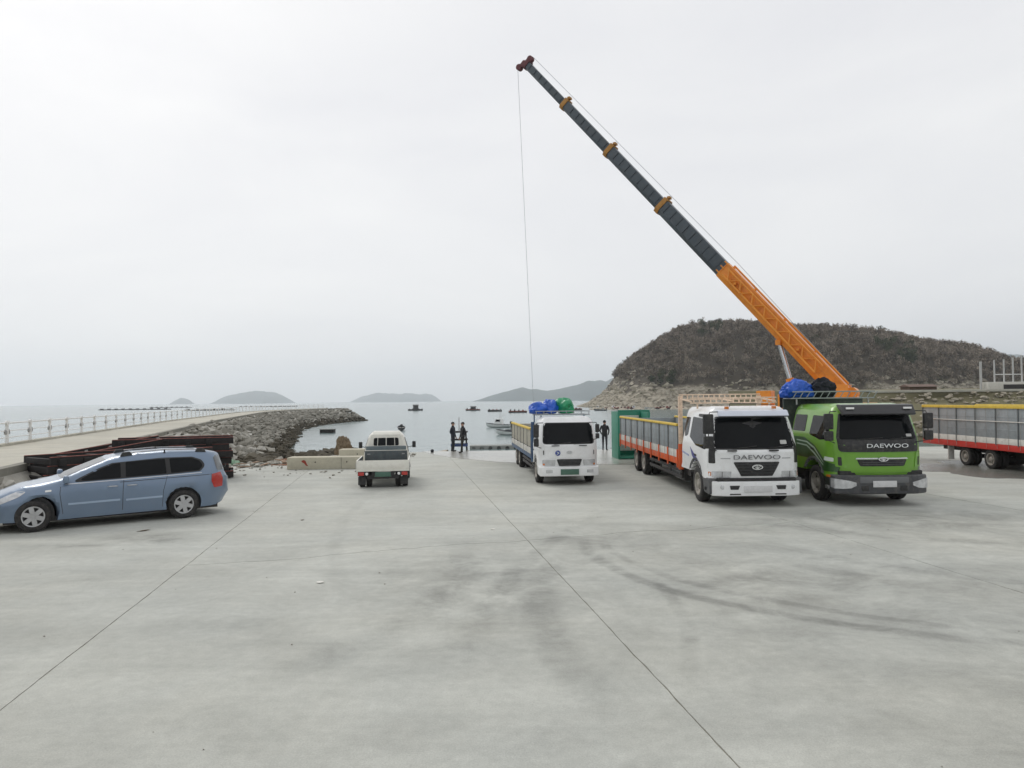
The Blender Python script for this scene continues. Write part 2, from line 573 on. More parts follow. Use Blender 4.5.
# foundation under the slabs, with the quay face towards the water
base = [(-8, -14), (34, -14), (34, 40.2), (-5.4, 40.2), (-16.0, 29.6), (-11.6, 12.5)]
g = MB().prism(base, 'z', -3.6, -.0075).build('ground', CONC_D, None, smooth=0)
tag(g, kind='structure')
HALF = []
for (p, q) in zip(base, base[1:] + base[:1]):
    nx, ny = -(q[1] - p[1]), q[0] - p[0]
    HALF.append((nx, ny, -(nx * p[0] + ny * p[1])))

def crack(u, v0, k, amp=.22):
    return v0 + .16 * u + amp * noise.noise(Vector((u * .9, k * 7.3, 0))) + .08 * noise.noise(Vector((u * 4.1, k * 3.1, 5)))
U0, US = 2.54, 6.17
GAP = .0055
for k in range(-4, 6):
    ua, ub = U0 + US * (k - 1) + GAP, U0 + US * k - GAP
    cuts = [(-20, 0)] + ([(14.0, 1)] if k in (0, 1) else [(4.0 + (k % 2) * 3, 2)]) + [(27.5 + (k % 3) * 1.7, 3), (48, 0)]
    for (va, ia), (vb, ib) in zip(cuts[:-1], cuts[1:]):
        us = np.linspace(ua, ub, 26)
        lo = [(u, (crack(u, va, ia, .25 if ia == 1 else .03) + GAP * (1.3 if ia == 1 else .5)) if ia else va) for u in us]
        hi = [(u, (crack(u, vb, ib, .25 if ib == 1 else .03) - GAP * (1.3 if ib == 1 else .5)) if ib else vb) for u in us[::-1]]
        def wav(v, q):          # worn, slightly wandering joint shared by both neighbours
            return .010 * noise.noise(Vector((v * .8, q * 5.7, 1))) + .005 * noise.noise(Vector((v * 6, q * 5.7, 2)))
        def chip(v, q):
            return max(0, noise.noise(Vector((v * 3.3, q * 9.1, 4)))) * .016 + max(0, noise.noise(Vector((v * 11, q * 3.1, 6)))) * .008
        rv = np.arange(lo[-1][1], hi[0][1], .12)[1:-1]; lv = np.arange(hi[-1][1], lo[0][1], -.12)[1:-1]
        right = [(ub + wav(v, k) - chip(v, k), v) for v in rv]
        left = [(ua + wav(v, k - 1) + chip(v, k + 40), v) for v in lv]
        poly = [tuple(DU * u + DV * v) for u, v in lo + right + hi + left]
        for hp in HALF:
            poly = clip_poly(poly, *hp) if len(poly) > 2 else []
        if len(poly) < 3: continue
        zt = random.uniform(-.0015, .0015)
        MB().prism(poly, 'z', -.0065, zt).build('concrete_slab', CONC, g, smooth=0)

# slipway: wet paler concrete running down into the water
sl = MB()
top = [(-5.0, 40.6), (-4.2, 38.2), (-2.6, 35.4), (-.6, 33.0), (1.6, 31.9), (4.5, 31.2), (8, 31.0), (12.0, 31.6), (13.5, 40.6)]
n = len(top)
sl.prism(top, 'z', -.03, .010)
sl.add([(-5.0, 40.6, .010), (13.5, 40.6, .010), (13.5, 66, -3.4), (-5.0, 66, -3.4), (-5.0, 40.6, -3.5), (13.5, 40.6, -3.5)], [(0, 1, 2, 3), (0, 3, 4), (1, 5, 2)])
tag(sl.build('slipway', CONC_WET, None, smooth=0), kind='structure')
pd = []
for i in range(90):
    a = 2 * math.pi * i / 90
    r = 1 + .55 * noise.noise(Vector((math.cos(a) * 1.7, math.sin(a) * 1.7, 3))) + .2 * noise.noise(Vector((math.cos(a) * 5, math.sin(a) * 5, 9)))
    pd.append((18.6 + 3.6 * r * math.cos(a), 27.8 + 3.3 * r * math.sin(a)))
tag(MB().prism(pd, 'z', -.01, .009).build('wet_ground', WETDARK, None, smooth=0), kind='structure')

# ------------------------------------------------------------------ sea
def sea_mat():
    m = bpy.data.materials.new('sea water'); m.use_nodes = True
    t = m.node_tree; b = t.nodes['Principled BSDF']
    b.inputs['Base Color'].default_value = (.16, .215, .215, 1)
    b.inputs['Roughness'].default_value = .16
    b.inputs['IOR'].default_value = 1.33
    geo = t.nodes.new('ShaderNodeNewGeometry')
    mpn = t.nodes.new('ShaderNodeMapping'); mpn.inputs['Scale'].default_value = (1, .55, 1); mpn.inputs['Rotation'].default_value = (0, 0, R(20))
    t.links.new(geo.outputs['Position'], mpn.inputs['Vector'])
    prev = None
    for sc, st, ds in ((.05, .4, 1.6), (.35, .5, .5), (1.6, .5, .14)):
        n = t.nodes.new('ShaderNodeTexNoise'); n.inputs['Scale'].default_value = sc; n.inputs['Detail'].default_value = 4
        t.links.new(mpn.outputs[0], n.inputs['Vector'])
        bp = t.nodes.new('ShaderNodeBump'); bp.inputs['Strength'].default_value = st; bp.inputs['Distance'].default_value = ds
        t.links.new(n.outputs[0], bp.inputs['Height'])
        if prev: t.links.new(prev, bp.inputs['Normal'])
        prev = bp.outputs[0]
    t.links.new(prev, b.inputs['Normal'])
    return m
SEA_Z = -2.4
sea = MB()
ang = [2 * math.pi * i / 96 for i in range(96)]
rad = [0.0, 200, 900, 2600, 8600]
vs = [(0, 0, SEA_Z)]; fs = []
for r in rad[1:]:
    vs += [(r * math.cos(a), r * math.sin(a), SEA_Z) for a in ang]
for i in range(96):
    j = (i + 1) % 96
    fs.append((0, 1 + i, 1 + j))
    for q in range(len(rad) - 2):
        fs.append((1 + q * 96 + i, 1 + (q + 1) * 96 + i, 1 + (q + 1) * 96 + j, 1 + q * 96 + j))
sea.add(vs, fs)
tag(sea.build('sea', sea_mat(), None, smooth=0), kind='structure')

# ------------------------------------------------------------------ rocks
def rock_mesh(seed, npts=15):
    rr = random.Random(seed)
    bm = bmesh.new()
    sx, sy, sz = rr.uniform(.8, 1.25), rr.uniform(.7, 1.1), rr.uniform(.5, .85)
    for _ in range(npts):
        d = Vector((rr.gauss(0, 1), rr.gauss(0, 1), rr.gauss(0, 1))).normalized() * rr.uniform(.78, 1.0) * .5
        bm.verts.new((d.x * sx, d.y * sy, d.z * sz))
    bmesh.ops.convex_hull(bm, input=bm.verts)
    bmesh.ops.delete(bm, geom=[v for v in bm.verts if not v.link_faces], context='VERTS')
    bmesh.ops.recalc_face_normals(bm, faces=bm.faces)
    me = bpy.data.meshes.new('rock'); bm.to_mesh(me); bm.free()
    return me
def rock_mat(name, c1, c2, c3, moss=None):
    m = bpy.data.materials.new(name); m.use_nodes = True
    t = m.node_tree; b = t.nodes['Principled BSDF']; b.inputs['Roughness'].default_value = .9; b.inputs['Specular IOR Level'].default_value = .25
    oi = t.nodes.new('ShaderNodeObjectInfo')
    geo = t.nodes.new('ShaderNodeNewGeometry')
    r = t.nodes.new('ShaderNodeValToRGB')
    r.color_ramp.elements[0].color = c1; r.color_ramp.elements[1].color = c3
    e = r.color_ramp.elements.new(.5); e.color = c2
    n = t.nodes.new('ShaderNodeTexNoise'); n.inputs['Scale'].default_value = .9; n.inputs['Detail'].default_value = 7; n.inputs['Roughness'].default_value = .7
    t.links.new(geo.outputs['Position'], n.inputs['Vector'])
    mm = t.nodes.new('ShaderNodeMath'); mm.operation = 'MULTIPLY_ADD'; mm.inputs[1].default_value = .55
    t.links.new(oi.outputs['Random'], mm.inputs[0])
    sb = t.nodes.new('ShaderNodeMath'); sb.operation = 'SUBTRACT'; sb.inputs[1].default_value = .27
    t.links.new(n.outputs[0], sb.inputs[0]); t.links.new(sb.outputs[0], mm.inputs[2])
    t.links.new(mm.outputs[0], r.inputs[0])
    t.links.new(r.outputs[0], b.inputs['Base Color'])
    n2 = t.nodes.new('ShaderNodeTexNoise'); n2.inputs['Scale'].default_value = 5; n2.inputs['Detail'].default_value = 6
    t.links.new(geo.outputs['Position'], n2.inputs['Vector'])
    bp = t.nodes.new('ShaderNodeBump'); bp.inputs['Strength'].default_value = .6; bp.inputs['Distance'].default_value = .08
    t.links.new(n2.outputs[0], bp.inputs['Height']); t.links.new(bp.outputs[0], b.inputs['Normal'])
    return m
ROCK = rock_mat('grey tan rock', hexc(112, 108, 98), hexc(158, 155, 146), hexc(202, 200, 194))
ROCKW = rock_mat('wet weedy rock', hexc(50, 48, 40), hexc(74, 68, 56), hexc(98, 92, 78))
ROCKH = rock_mat('headland rock', hexc(104, 96, 82), hexc(168, 160, 144), hexc(200, 193, 178))
RV = [rock_mesh(100 + i) for i in range(10)]
RVD = []; RVW = []
for i, me in enumerate(RV):
    a = me.copy(); a.materials.append(ROCK); RVD.append(a)
    b_ = me.copy(); b_.materials.append(ROCKW); RVW.append(b_)

def merged_rocks(items, name, material, parent=None):
    """items [(pos, scale3, rot)] -> one mesh"""
    V = []; Fc = []; o = 0
    base = []
    for me in RV:
        co = np.array([v.co[:] for v in me.vertices]); base.append((co, [tuple(p.vertices) for p in me.polygons]))
    for i, (p, s, r) in enumerate(items):
        co, fc = base[i % len(base)]
        M = np.array(Matrix.Rotation(r[2], 3, 'Z') @ Matrix.Rotation(r[0], 3, 'X'))
        V.append((co * np.array(s)) @ M.T + np.array(p))
        Fc += [tuple(q + o for q in f) for f in fc]
        o += len(co)
    me = bpy.data.meshes.new(name)
    me.from_pydata(np.concatenate(V).tolist(), [], Fc)
    return link(name, me, material, parent, 0)

def spread(lst, limit, parent, name_mats, stuff_name):
    """biggest-looking rocks become single parts, the rest one mesh of rubble"""
    lst.sort(key=lambda it: -(max(it[1]) / max(1, math.hypot(it[0][0], it[0][1]))))
    for i, (p, s, r, wet) in enumerate(lst[:limit]):
        inst((RVW if wet else RVD)[i % 10], 'rock', parent, p, r, s)
    for wet in (False, True):
        rest = [(p, s, r) for (p, s, r, w_) in lst[limit:] if w_ == wet]
        if rest:
            tag(merged_rocks(rest, stuff_name, ROCKW if wet else ROCK, parent), kind='stuff')

# ------------------------------------------------------------------ causeway with its rock slope
# right-hand edge of the deck, from behind the van out to sea
EDGE = [Vector((-6.2, -6)), Vector((-14.0, 20.2)), Vector((-29.7, 73)), Vector((-46.5, 137)), Vector((-50.0, 165)), Vector((-48.8, 188)), Vector((-46.8, 200))]
DECK_Z, DECK_W = 1.0, 4.9
def smooth_line(pts, n):
    L_ = [0]
    for a, b in zip(pts[:-1], pts[1:]): L_.append(L_[-1] + (b - a).length)
    out = []
    for i in range(n + 1):
        s = L_[-1] * i / n
        for j in range(len(pts) - 1):
            if s <= L_[j + 1] + 1e-6:
                f = (s - L_[j]) / (L_[j + 1] - L_[j]); out.append(pts[j].lerp(pts[j + 1], f)); break
    for _ in range(3):
        out = [out[0]] + [(out[i - 1] + out[i] * 2 + out[i + 1]) / 4 for i in range(1, len(out) - 1)] + [out[-1]]
    return out
CL = smooth_line(EDGE, 90)
def left_of(i, w_):
    a = CL[max(0, i - 1)]; b = CL[min(len(CL) - 1, i + 1)]
    d = (b - a).normalized()
    return CL[i] + Vector((-d.y, d.x)) * w_
cw = thing('causeway', 'pale concrete causeway with rock slope curving out to sea behind the van', 'causeway')
def ribbon(cross, name, material, parent):
    """cross: [(offset to left, z)...] closed section swept along the causeway"""
    k = len(cross); vs = []; fs = []
    for i in range(len(CL)):
        for o, z in cross:
            p = left_of(i, o); vs.append((p.x, p.y, z))
    for i in range(len(CL) - 1):
        for j in range(k):
            j2 = (j + 1) % k
            fs.append((i * k + j, i * k + j2, (i + 1) * k + j2, (i + 1) * k + j))
    fs.append(tuple(range(k))); fs.append(tuple(range((len(CL) - 1) * k, len(CL) * k))[::-1])
    return MB().add(vs, fs).build(name, material, parent, smooth=0)
ribbon([(0, DECK_Z), (0, -3.4), (DECK_W, -3.4), (DECK_W, DECK_Z)], 'deck', CONC_DECK, cw)
ribbon([(-.02, DECK_Z + .07), (-.02, DECK_Z - .35), (.28, DECK_Z - .35), (.28, DECK_Z + .07)], 'edge_kerb', CONC_D, cw)
ribbon([(DECK_W - .35, DECK_Z + .10), (DECK_W - .35, DECK_Z - .4), (DECK_W + .02, DECK_Z - .4), (DECK_W + .02, DECK_Z + .10)], 'edge_kerb', CONC_DECK, cw)
# rock slope on the harbour side
slope_vs = []; slope_fs = []
def toe(i):
    y = CL[i].y
    f = max(0, min(1, (y - 24) / 40))
    return 1.2 + 6.2 * f
for i in range(len(CL)):
    a = left_of(i, 0.01); b = left_of(i, -toe(i))
    tz = -.1 if CL[i].y < 26 else max(-2.9, -.1 - (CL[i].y - 26) * .07)
    slope_vs += [(a.x, a.y, DECK_Z - .12), (b.x, b.y, tz - .15)]
for i in range(len(CL) - 1):
    slope_fs.append((i * 2, i * 2 + 1, i * 2 + 3, i * 2 + 2))
MB().add(slope_vs, slope_fs).build('rubble_core', ROCK, cw, smooth=0)
rocks = []
rr = random.Random(11)
for i in range(len(CL)):
    y = CL[i].y
    if y < 15: continue
    seg = (CL[min(i + 1, len(CL) - 1)] - CL[max(i - 1, 0)]).length / 2
    w_ = toe(i)
    cnt = int(seg * w_ * (2.2 if y < 90 else 1.6)) + 2
    tz = -.1 if y < 26 else max(-2.9, -.1 - (y - 26) * .07)
    for _ in range(cnt):
        f = rr.random() ** .9
        o = -.15 - (w_ + .2) * f
        p = left_of(i, o)
        z = (DECK_Z - .12) * (1 - f) + (tz - .15) * f + rr.uniform(-.05, .2)
        dj = rr.uniform(-.5, .5) * seg
        s = rr.uniform(.55, 1.25) * (.75 if y < 28 else 1)
        if y > 150: s *= 1.2
        if f < .12: s *= .6
        wet = z < -1.45 + rr.uniform(-.3, .3) and y > 34
        rocks.append(((p.x + rr.uniform(-.3, .3), p.y + dj, z), (s * rr.uniform(.8, 1.3), s, s * rr.uniform(.7, 1.1)), (rr.uniform(-.6, .6), 0, rr.uniform(0, 6.3)), wet))
# rounded head of the causeway
c = CL[-1] + Vector((-1.5, 0))
for _ in range(260):
    a = rr.uniform(-.4, math.pi + .3); f = rr.random()
    d = 3.0 + 6.5 * f
    z = (DECK_Z - .1) * (1 - f) + -2.9 * f
    s = rr.uniform(.8, 1.5)
    rocks.append(((c.x + d * math.cos(a), c.y + d * math.sin(a) - 1, z), (s, s, s * .8), (rr.uniform(-.6, .6), 0, rr.uniform(0, 6)), z < -1.5))
spread(rocks, 300, cw, None, 'rubble')

# railing: white posts with twin rails and round end ornaments
WHITEP = mat('white painted metal', hexc(228, 228, 226), .5, var=.05, dirt=hexc(150, 140, 125), dirt_amt=.25)
rl = thing('railing', 'long white post and rail railing along the sea side of the causeway', 'railing')
RL = []
acc = 0; last = None
dense = [left_of(i, DECK_W - .16) for i in range(len(CL))]
tot = 0
pos = []
for a, b in zip(dense[:-1], dense[1:]):
    Ls = (b - a).length
    while acc <= Ls:
        pos.append(a.lerp(b, acc / Ls)); acc += 3.0
    acc -= Ls
pos = [p for p in pos if p.y > 20]
pp = MB()
pp.prism(fillet([(-.11, 0, .01), (.11, 0, .01), (.075, .22, .02), (.06, .75, .03), (.15, .90, .05), (.15, 1.0, .05), (-.15, 1.0, .05), (-.15, .90, .05), (-.06, .75, .03), (-.075, .22, .02)], 2), 'y', -.05, .05)
post0 = pp.build('post', WHITEP, None, .01)
fin0 = MB().lathe_x([(-.03, .10), (-.02, .12), (.02, .12), (.03, .10)], n=14).build('roundel', mat('grey roundel', hexc(150, 150, 150), .5), None)
for k, p in enumerate(pos):
    q = pos[min(k + 1, len(pos) - 1)]; pr = pos[max(k - 1, 0)]
    d = q - pr
    a = math.atan2(d.y, d.x)
    o = inst(post0, 'post', rl, (p.x, p.y, DECK_Z + .10), (0, 0, a))
    if k < 22:
        for s in (-1, 1):
            inst(fin0, 'roundel', o, (s * .20, 0, .50), (0, 0, R(90)))
bpy.data.objects.remove(post0); bpy.data.objects.remove(fin0)
for z, r in ((.90, .035), (.55, .022), (.25, .022)):
    MB().tube([(p.x, p.y, DECK_Z + .10 + z) for p in pos], r, 6).build('rail', WHITEP, rl)

# ------------------------------------------------------------------ beach between slipway and causeway
def beach_z(x, y):
    d = (y - 31.4) * .70 - (x + 14.2) * .70          # distance beyond the slanting slab edge
    return -.05 - max(0, d) * .10 + .12 * noise.noise(Vector((x * .5, y * .5, 0))) + .05 * noise.noise(Vector((x * 1.7, y * 1.7, 3)))
vs = []; fs = []
NX, NY = 46, 46
for j in range(NY + 1):
    for i in range(NX + 1):
        x = -38 + 34.0 * i / NX; y = 27 + 46 * j / NY
        z = beach_z(x, y)
        d = (y - 31.4) * .70 - (x + 14.2) * .70
        if d < .3 : z = min(z, -.10)
        if x > -6 and y < 41: z = min(z, -.12)
        vs.append((x, y, max(z, -3.3)))
for j in range(NY):
    for i in range(NX):
        a = j * (NX + 1) + i
        fs.append((a, a + 1, a + NX + 2, a + NX + 1))
BEACH = rock_mat('shingle', hexc(132, 120, 102), hexc(166, 156, 138), hexc(186, 178, 162))
tag(MB().add(vs, fs).build('beach', BEACH, None, smooth=60), kind='structure')
br = thing('rock_heap', 'heap of weedy dark boulders on the shore beyond the concrete blocks', 'rocks')
items = []
for _ in range(330):
    x = rr.uniform(-24, -9); y = rr.uniform(36, 60)
    if y > 36 + (-x) * 1.2 + 6: continue
    z = beach_z(x, y)
    dark = (-21 + (y - 40) * .1 < x < -11.0) and y > 43
    s = rr.uniform(.35, .8) if not dark else rr.uniform(.7, 1.7)
    items.append(((x, y, z + s * .1), (s, s * rr.uniform(.8, 1.2), s * rr.uniform(.6, .9)), (rr.uniform(-.5, .5), 0, rr.uniform(0, 6)), dark))
for _ in range(230):
    a = rr.uniform(0, 6.28); q = math.sqrt(rr.random())
    x, y = -15.2 + 4.6 * q * math.cos(a), 54 + 7.5 * q * math.sin(a)
    s = rr.uniform(.5, 1.5)
    items.append(((x, y, beach_z(x, y) + .30 * s + .25 * (1 - q)), (s * 1.1, s, s * rr.uniform(.6, .9)), (rr.uniform(-.5, .5), 0, rr.uniform(0, 6)), True))
spread(items, 298, br, None, 'rubble')

# ------------------------------------------------------------------ headland
RIDGE = [(20, -6), (44, -4), (54, 1.0), (61.5, 6.0), (66.5, 12.0), (71.5, 20.5), (79, 28), (88.5, 34), (101, 40.5), (116, 45.5), (135, 46.5), (153, 45), (178, 43), (203, 42), (221, 39.5), (239, 36), (264, 31.0), (279, 27.0), (290, 22.0), (300, 18.0), (316, 20.5), (335, 22), (380, 18), (440, 20)]
RX = np.array([p[0] for p in RIDGE]); RZ = np.array([p[1] for p in RIDGE])
def hill_z(x, y):
    r = float(np.interp(x, RX, RZ))
    near = 385 - 12 * math.sin((x - 60) / 60.0) - (40 * max(0, min(1, (x - 200) / 120)))
    if y < 450:
        f = max(0, min(1, (y - near) / (450 - near)))
        k = math.sin(f * math.pi / 2) ** .80
    else:
        f = max(0, min(1, (y - 450) / 150.0)); k = math.cos(f * math.pi / 2) ** .8
    z = -3 + (r + 3) * k
    z += (1 if z > 1 else .4) * (2.0 * noise.noise(Vector((x * .035, y * .035, 1))) + .9 * noise.noise(Vector((x * .12, y * .12, 2)))) * min(1, max(0, k * 3))
    return z
vs = []; fs = []
NX, NY = 130, 62
for j in range(NY + 1):
    for i in range(NX + 1):
        x = 20 + 420 * i / NX; y = 330 + 270 * j / NY
        vs.append((x, y, hill_z(x, y)))
for j in range(NY):
    for i in range(NX):
        a = j * (NX + 1) + i
        fs.append((a, a + 1, a + NX + 2, a + NX + 1))
HILLSOIL = rock_mat('leaf litter soil', hexc(70, 64, 55), hexc(86, 79, 69), hexc(104, 97, 86))
t = HILLSOIL.node_tree
_b = t.nodes['Principled BSDF']
_geo = t.nodes.new('ShaderNodeNewGeometry'); _sp = t.nodes.new('ShaderNodeSeparateXYZ'); t.links.new(_geo.outputs['Position'], _sp.inputs[0])
_n = t.nodes.new('ShaderNodeTexNoise'); _n.inputs['Scale'].default_value = .09; _n.inputs['Detail'].default_value = 8; t.links.new(_geo.outputs['Position'], _n.inputs['Vector'])
_a = t.nodes.new('ShaderNodeMath'); _a.operation = 'MULTIPLY_ADD'; _a.inputs[1].default_value = -26; t.links.new(_n.outputs[0], _a.inputs[0]); t.links.new(_sp.outputs[2], _a.inputs[2])
_r = t.nodes.new('ShaderNodeMapRange'); _r.inputs['From Min'].default_value = -6; _r.inputs['From Max'].default_value = -3.5; t.links.new(_a.outputs[0], _r.inputs['Value'])
_rk = t.nodes.new('ShaderNodeTexNoise'); _rk.inputs['Scale'].default_value = .5; _rk.inputs['Detail'].default_value = 8; _rk.inputs['Roughness'].default_value = .75; t.links.new(_geo.outputs['Position'], _rk.inputs['Vector'])
_cr = t.nodes.new('ShaderNodeValToRGB'); _cr.color_ramp.elements[0].position = .35; _cr.color_ramp.elements[1].position = .65
_cr.color_ramp.elements[0].color = hexc(96, 88, 74); _cr.color_ramp.elements[1].color = hexc(184, 176, 160); t.links.new(_rk.outputs[0], _cr.inputs[0])
_mx = t.nodes.new('ShaderNodeMix'); _mx.data_type = 'RGBA'; t.links.new(_r.outputs[0], _mx.inputs[0]); t.links.new(_cr.outputs[0], _mx.inputs[6])
t.links.new(_b.inputs['Base Color'].links[0].from_socket, _mx.inputs[7]); t.links.new(_mx.outputs[2], _b.inputs['Base Color'])
tag(MB().add(vs, fs).build('headland', HILLSOIL, None, smooth=80), kind='structure')

def wood(name, label, pts, colA, colB, cards, size, spread_):
    """leafless or evergreen crowns: many small twig faces spread through each crown"""
    n = len(pts)
    P = np.array(pts)                                  # x y z height radius
    idx = np.repeat(np.arange(n), cards)
    m = len(idx)
    u = rng.normal(size=(m, 3)); u /= np.linalg.norm(u, axis=1)[:, None]
    rad = rng.random(m) ** .45
    c = P[idx, :3].copy()
    hgt = P[idx, 3]; rd = P[idx, 4]
    c[:, 0] += u[:, 0] * rad * rd
    c[:, 1] += u[:, 1] * rad * rd
    c[:, 2] += hgt * .62 + u[:, 2] * rad * hgt * .40
    a = rng.normal(size=(m, 3)); a[:, 2] += spread_; a /= np.linalg.norm(a, axis=1)[:, None]
    b = np.cross(a, rng.normal(size=(m, 3))); b /= np.linalg.norm(b, axis=1)[:, None]
    sl = size * (.6 + .9 * rng.random(m))[:, None]
    wd = sl * .30 if spread_ > .5 else sl * .6
    V = np.stack([c - a * sl, c + b * wd, c + a * sl, c - b * wd], 1).reshape(-1, 3)
    # trunks
    tr = P[:, :3]
    tv = []
    for dx, dy in ((-.10, 0), (.10, 0), (0, .12)):
        tv.append(tr + np.array((dx, dy, -.5)))
    top = tr.copy(); top[:, 2] += P[:, 3] * .8
    T = np.stack(tv + [top], 1).reshape(-1, 3)
    nq = m
    quads = np.arange(nq * 4).reshape(-1, 4)
    o = nq * 4
    ti = o + np.arange(n)[:, None] * 4
    tris = np.concatenate([ti + np.array([[0, 1, 3]]), ti + np.array([[1, 2, 3]]), ti + np.array([[2, 0, 3]])])
    AV = np.concatenate([V, T])
    me = bpy.data.meshes.new(name)
    me.vertices.add(len(AV)); me.vertices.foreach_set('co', AV.astype(np.float32).ravel())
    loops = np.concatenate([quads.ravel(), tris.ravel()])
    me.loops.add(len(loops)); me.loops.foreach_set('vertex_index', loops.astype(np.int32))
    tot_ = np.concatenate([np.full(nq, 4), np.full(len(tris), 3)])
    st = np.concatenate([[0], np.cumsum(tot_)[:-1]])
    me.polygons.add(len(tot_)); me.polygons.foreach_set('loop_start', st.astype(np.int32)); me.polygons.foreach_set('loop_total', tot_.astype(np.int32))
    me.update(calc_edges=True)
    tone = rng.random(n)
    tv_ = np.concatenate([np.repeat(tone[idx], 4), np.repeat(tone, 4)])
    at = me.attributes.new('tone', 'FLOAT', 'POINT'); at.data.foreach_set('value', tv_.astype(np.float32))
    mt = bpy.data.materials.new(name + ' bark and twigs'); mt.use_nodes = True
    t = mt.node_tree; bs = t.nodes['Principled BSDF']; bs.inputs['Roughness'].default_value = .95; bs.inputs['Specular IOR Level'].default_value = .1
    an = t.nodes.new('ShaderNodeAttribute'); an.attribute_name = 'tone'
    r = t.nodes.new('ShaderNodeValToRGB'); r.color_ramp.elements[0].color = colA; r.color_ramp.elements[1].color = colB
    t.links.new(an.outputs['Fac'], r.inputs[0]); t.links.new(r.outputs[0], bs.inputs['Base Color'])
    o_ = link(name, me, mt, None, 0)
    tag(o_, label, 'woodland', kind='stuff')
    return o_
bare = []; ever = []; scrub = []
rw_ = random.Random(5)
tries = 0
while len(bare) < 6500 and tries < 40000:
    tries += 1
    x = rw_.uniform(52, 420); y = rw_.uniform(352, 500)
    z = hill_z(x, y)
    slopecut = 8.5 + 4 * noise.noise(Vector((x * .04, y * .04, 7)))
    if x < 75: slopecut += 5
    if z < slopecut: continue
    dn = noise.noise(Vector((x * .03, y * .03, 11)))
    h = rw_.uniform(3.2, 6.2)
    if dn > .28 and rw_.random() < .55 and len(ever) < 500:
        ever.append((x, y, z, h * 1.05, rw_.uniform(1.3, 2.2)))
    else:
        bare.append((x, y, z, h, rw_.uniform(1.4, 2.6)))
for _ in range(700):
    x = rw_.uniform(56, 420); y = rw_.uniform(345, 440); z = hill_z(x, y)
    if 3.5 < z < 12: scrub.append((x, y, z - .3, rw_.uniform(1.0, 2.2), rw_.uniform(.8, 1.8)))
wood('bare_woodland', 'leafless grey brown woodland covering the headland', bare, hexc(80, 70, 59), hexc(152, 141, 127), 40, .66, .9)
wood('evergreen_woodland', 'scattered dark evergreens among the leafless trees on the headland', ever, hexc(48, 58, 38), hexc(82, 88, 60), 90, .42, .2)
wood('shore_scrub', 'dry pale scrub along the foot of the headland', scrub, hexc(96, 92, 70), hexc(150, 144, 122), 36, .34, .5)
hr = []
for _ in range(9000):
    x = rr.uniform(40, 400); y = rr.uniform(345, 440 if x > 85 else 500); z = hill_z(x, y)
    if x > 300 and rr.random() < .5: continue
    if z < -3.2 or z > 10.5 + 6 * noise.noise(Vector((x * .05, 3, y * .05))) + (8 if x < 80 else 0): continue
    s = rr.choice((rr.uniform(.7, 2.0), rr.uniform(.7, 2.0), rr.uniform(1.5, 4.0))) * (1.3 if x < 95 else 1)
    hr.append(((x, y, z), (s * 1.2, s, s * rr.uniform(.7, 1.2)), (rr.uniform(-.7, .7), 0, rr.uniform(0, 6.3))))
tag(merged_rocks(hr, 'shore_rocks', ROCKH), 'pale tan rocks and ledges along the foot of the headland', 'rocks', kind='stuff')

# ------------------------------------------------------------------ islands and far mountains
ISL = mat('far island scrub', hexc(70, 84, 84), .95, var=.25, scale=.01)
def island(name, x0, x1, y, outline, depth):
    """outline [(t, height)...]; a ridge with foreshore, rounded front and back"""
    ts = np.array([p[0] for p in outline]); hs = np.array([p[1] for p in outline])
    vs = []; fs = []
    nx, ny = 110, 16
    for j in range(ny + 1):
        g_ = j / ny * 2 - 1
        for i in range(nx + 1):
            t = i / nx
            x = x0 + (x1 - x0) * t
            hh = float(np.interp(t, ts, hs))
            yy = y + g_ * depth * (.35 + .65 * math.sin(math.pi * min(1, max(0, t))) )
            k = max(0, math.cos(g_ * math.pi / 2)) ** .8
            zz = SEA_Z - 4 + (hh + 4) * k * (1 + .12 * noise.noise(Vector((x * .010, yy * .006, 2)))) + (hh * .10) * noise.noise(Vector((x * .03, yy * .03, 5))) * k
            vs.append((x, yy, zz))
    for j in range(ny):
        for i in range(nx):
            a = j * (nx + 1) + i
            fs.append((a, a + 1, a + nx + 2, a + nx + 1))
    tag(MB().add(vs, fs).build(name, ISL, None, smooth=80), kind='structure')
island('island', -2335, -2180, 5000, [(0, 0), (.3, 32), (.5, 45), (.7, 36), (1, 0)], 120)
island('island', -2050, -1490, 5000, [(0, 0), (.06, 14), (.14, 38), (.24, 60), (.33, 70), (.40, 78), (.52, 84), (.64, 80), (.74, 82), (.82, 58), (.90, 32), (1, 0)], 300)
island('island', -1330, -580, 6000, [(0, 0), (.06, 22), (.14, 48), (.22, 60), (.30, 74), (.38, 78), (.46, 66), (.54, 60), (.62, 72), (.70, 66), (.77, 54), (.84, 64), (.90, 60), (1, 0)], 300)
island('island', -190, 900, 3500, [(0, 0), (.05, 16), (.11, 36), (.174, 54), (.214, 62), (.275, 54), (.337, 46), (.38, 56), (.42, 64), (.46, 72), (.504, 86), (.583, 97), (.70, 118), (.85, 110), (1, 0)], 350)
island('mountain', 1500, 4200, 3300, [(0, 60), (.12, 150), (.2, 185), (.35, 175), (.5, 220), (.75, 190), (1, 60)], 600)
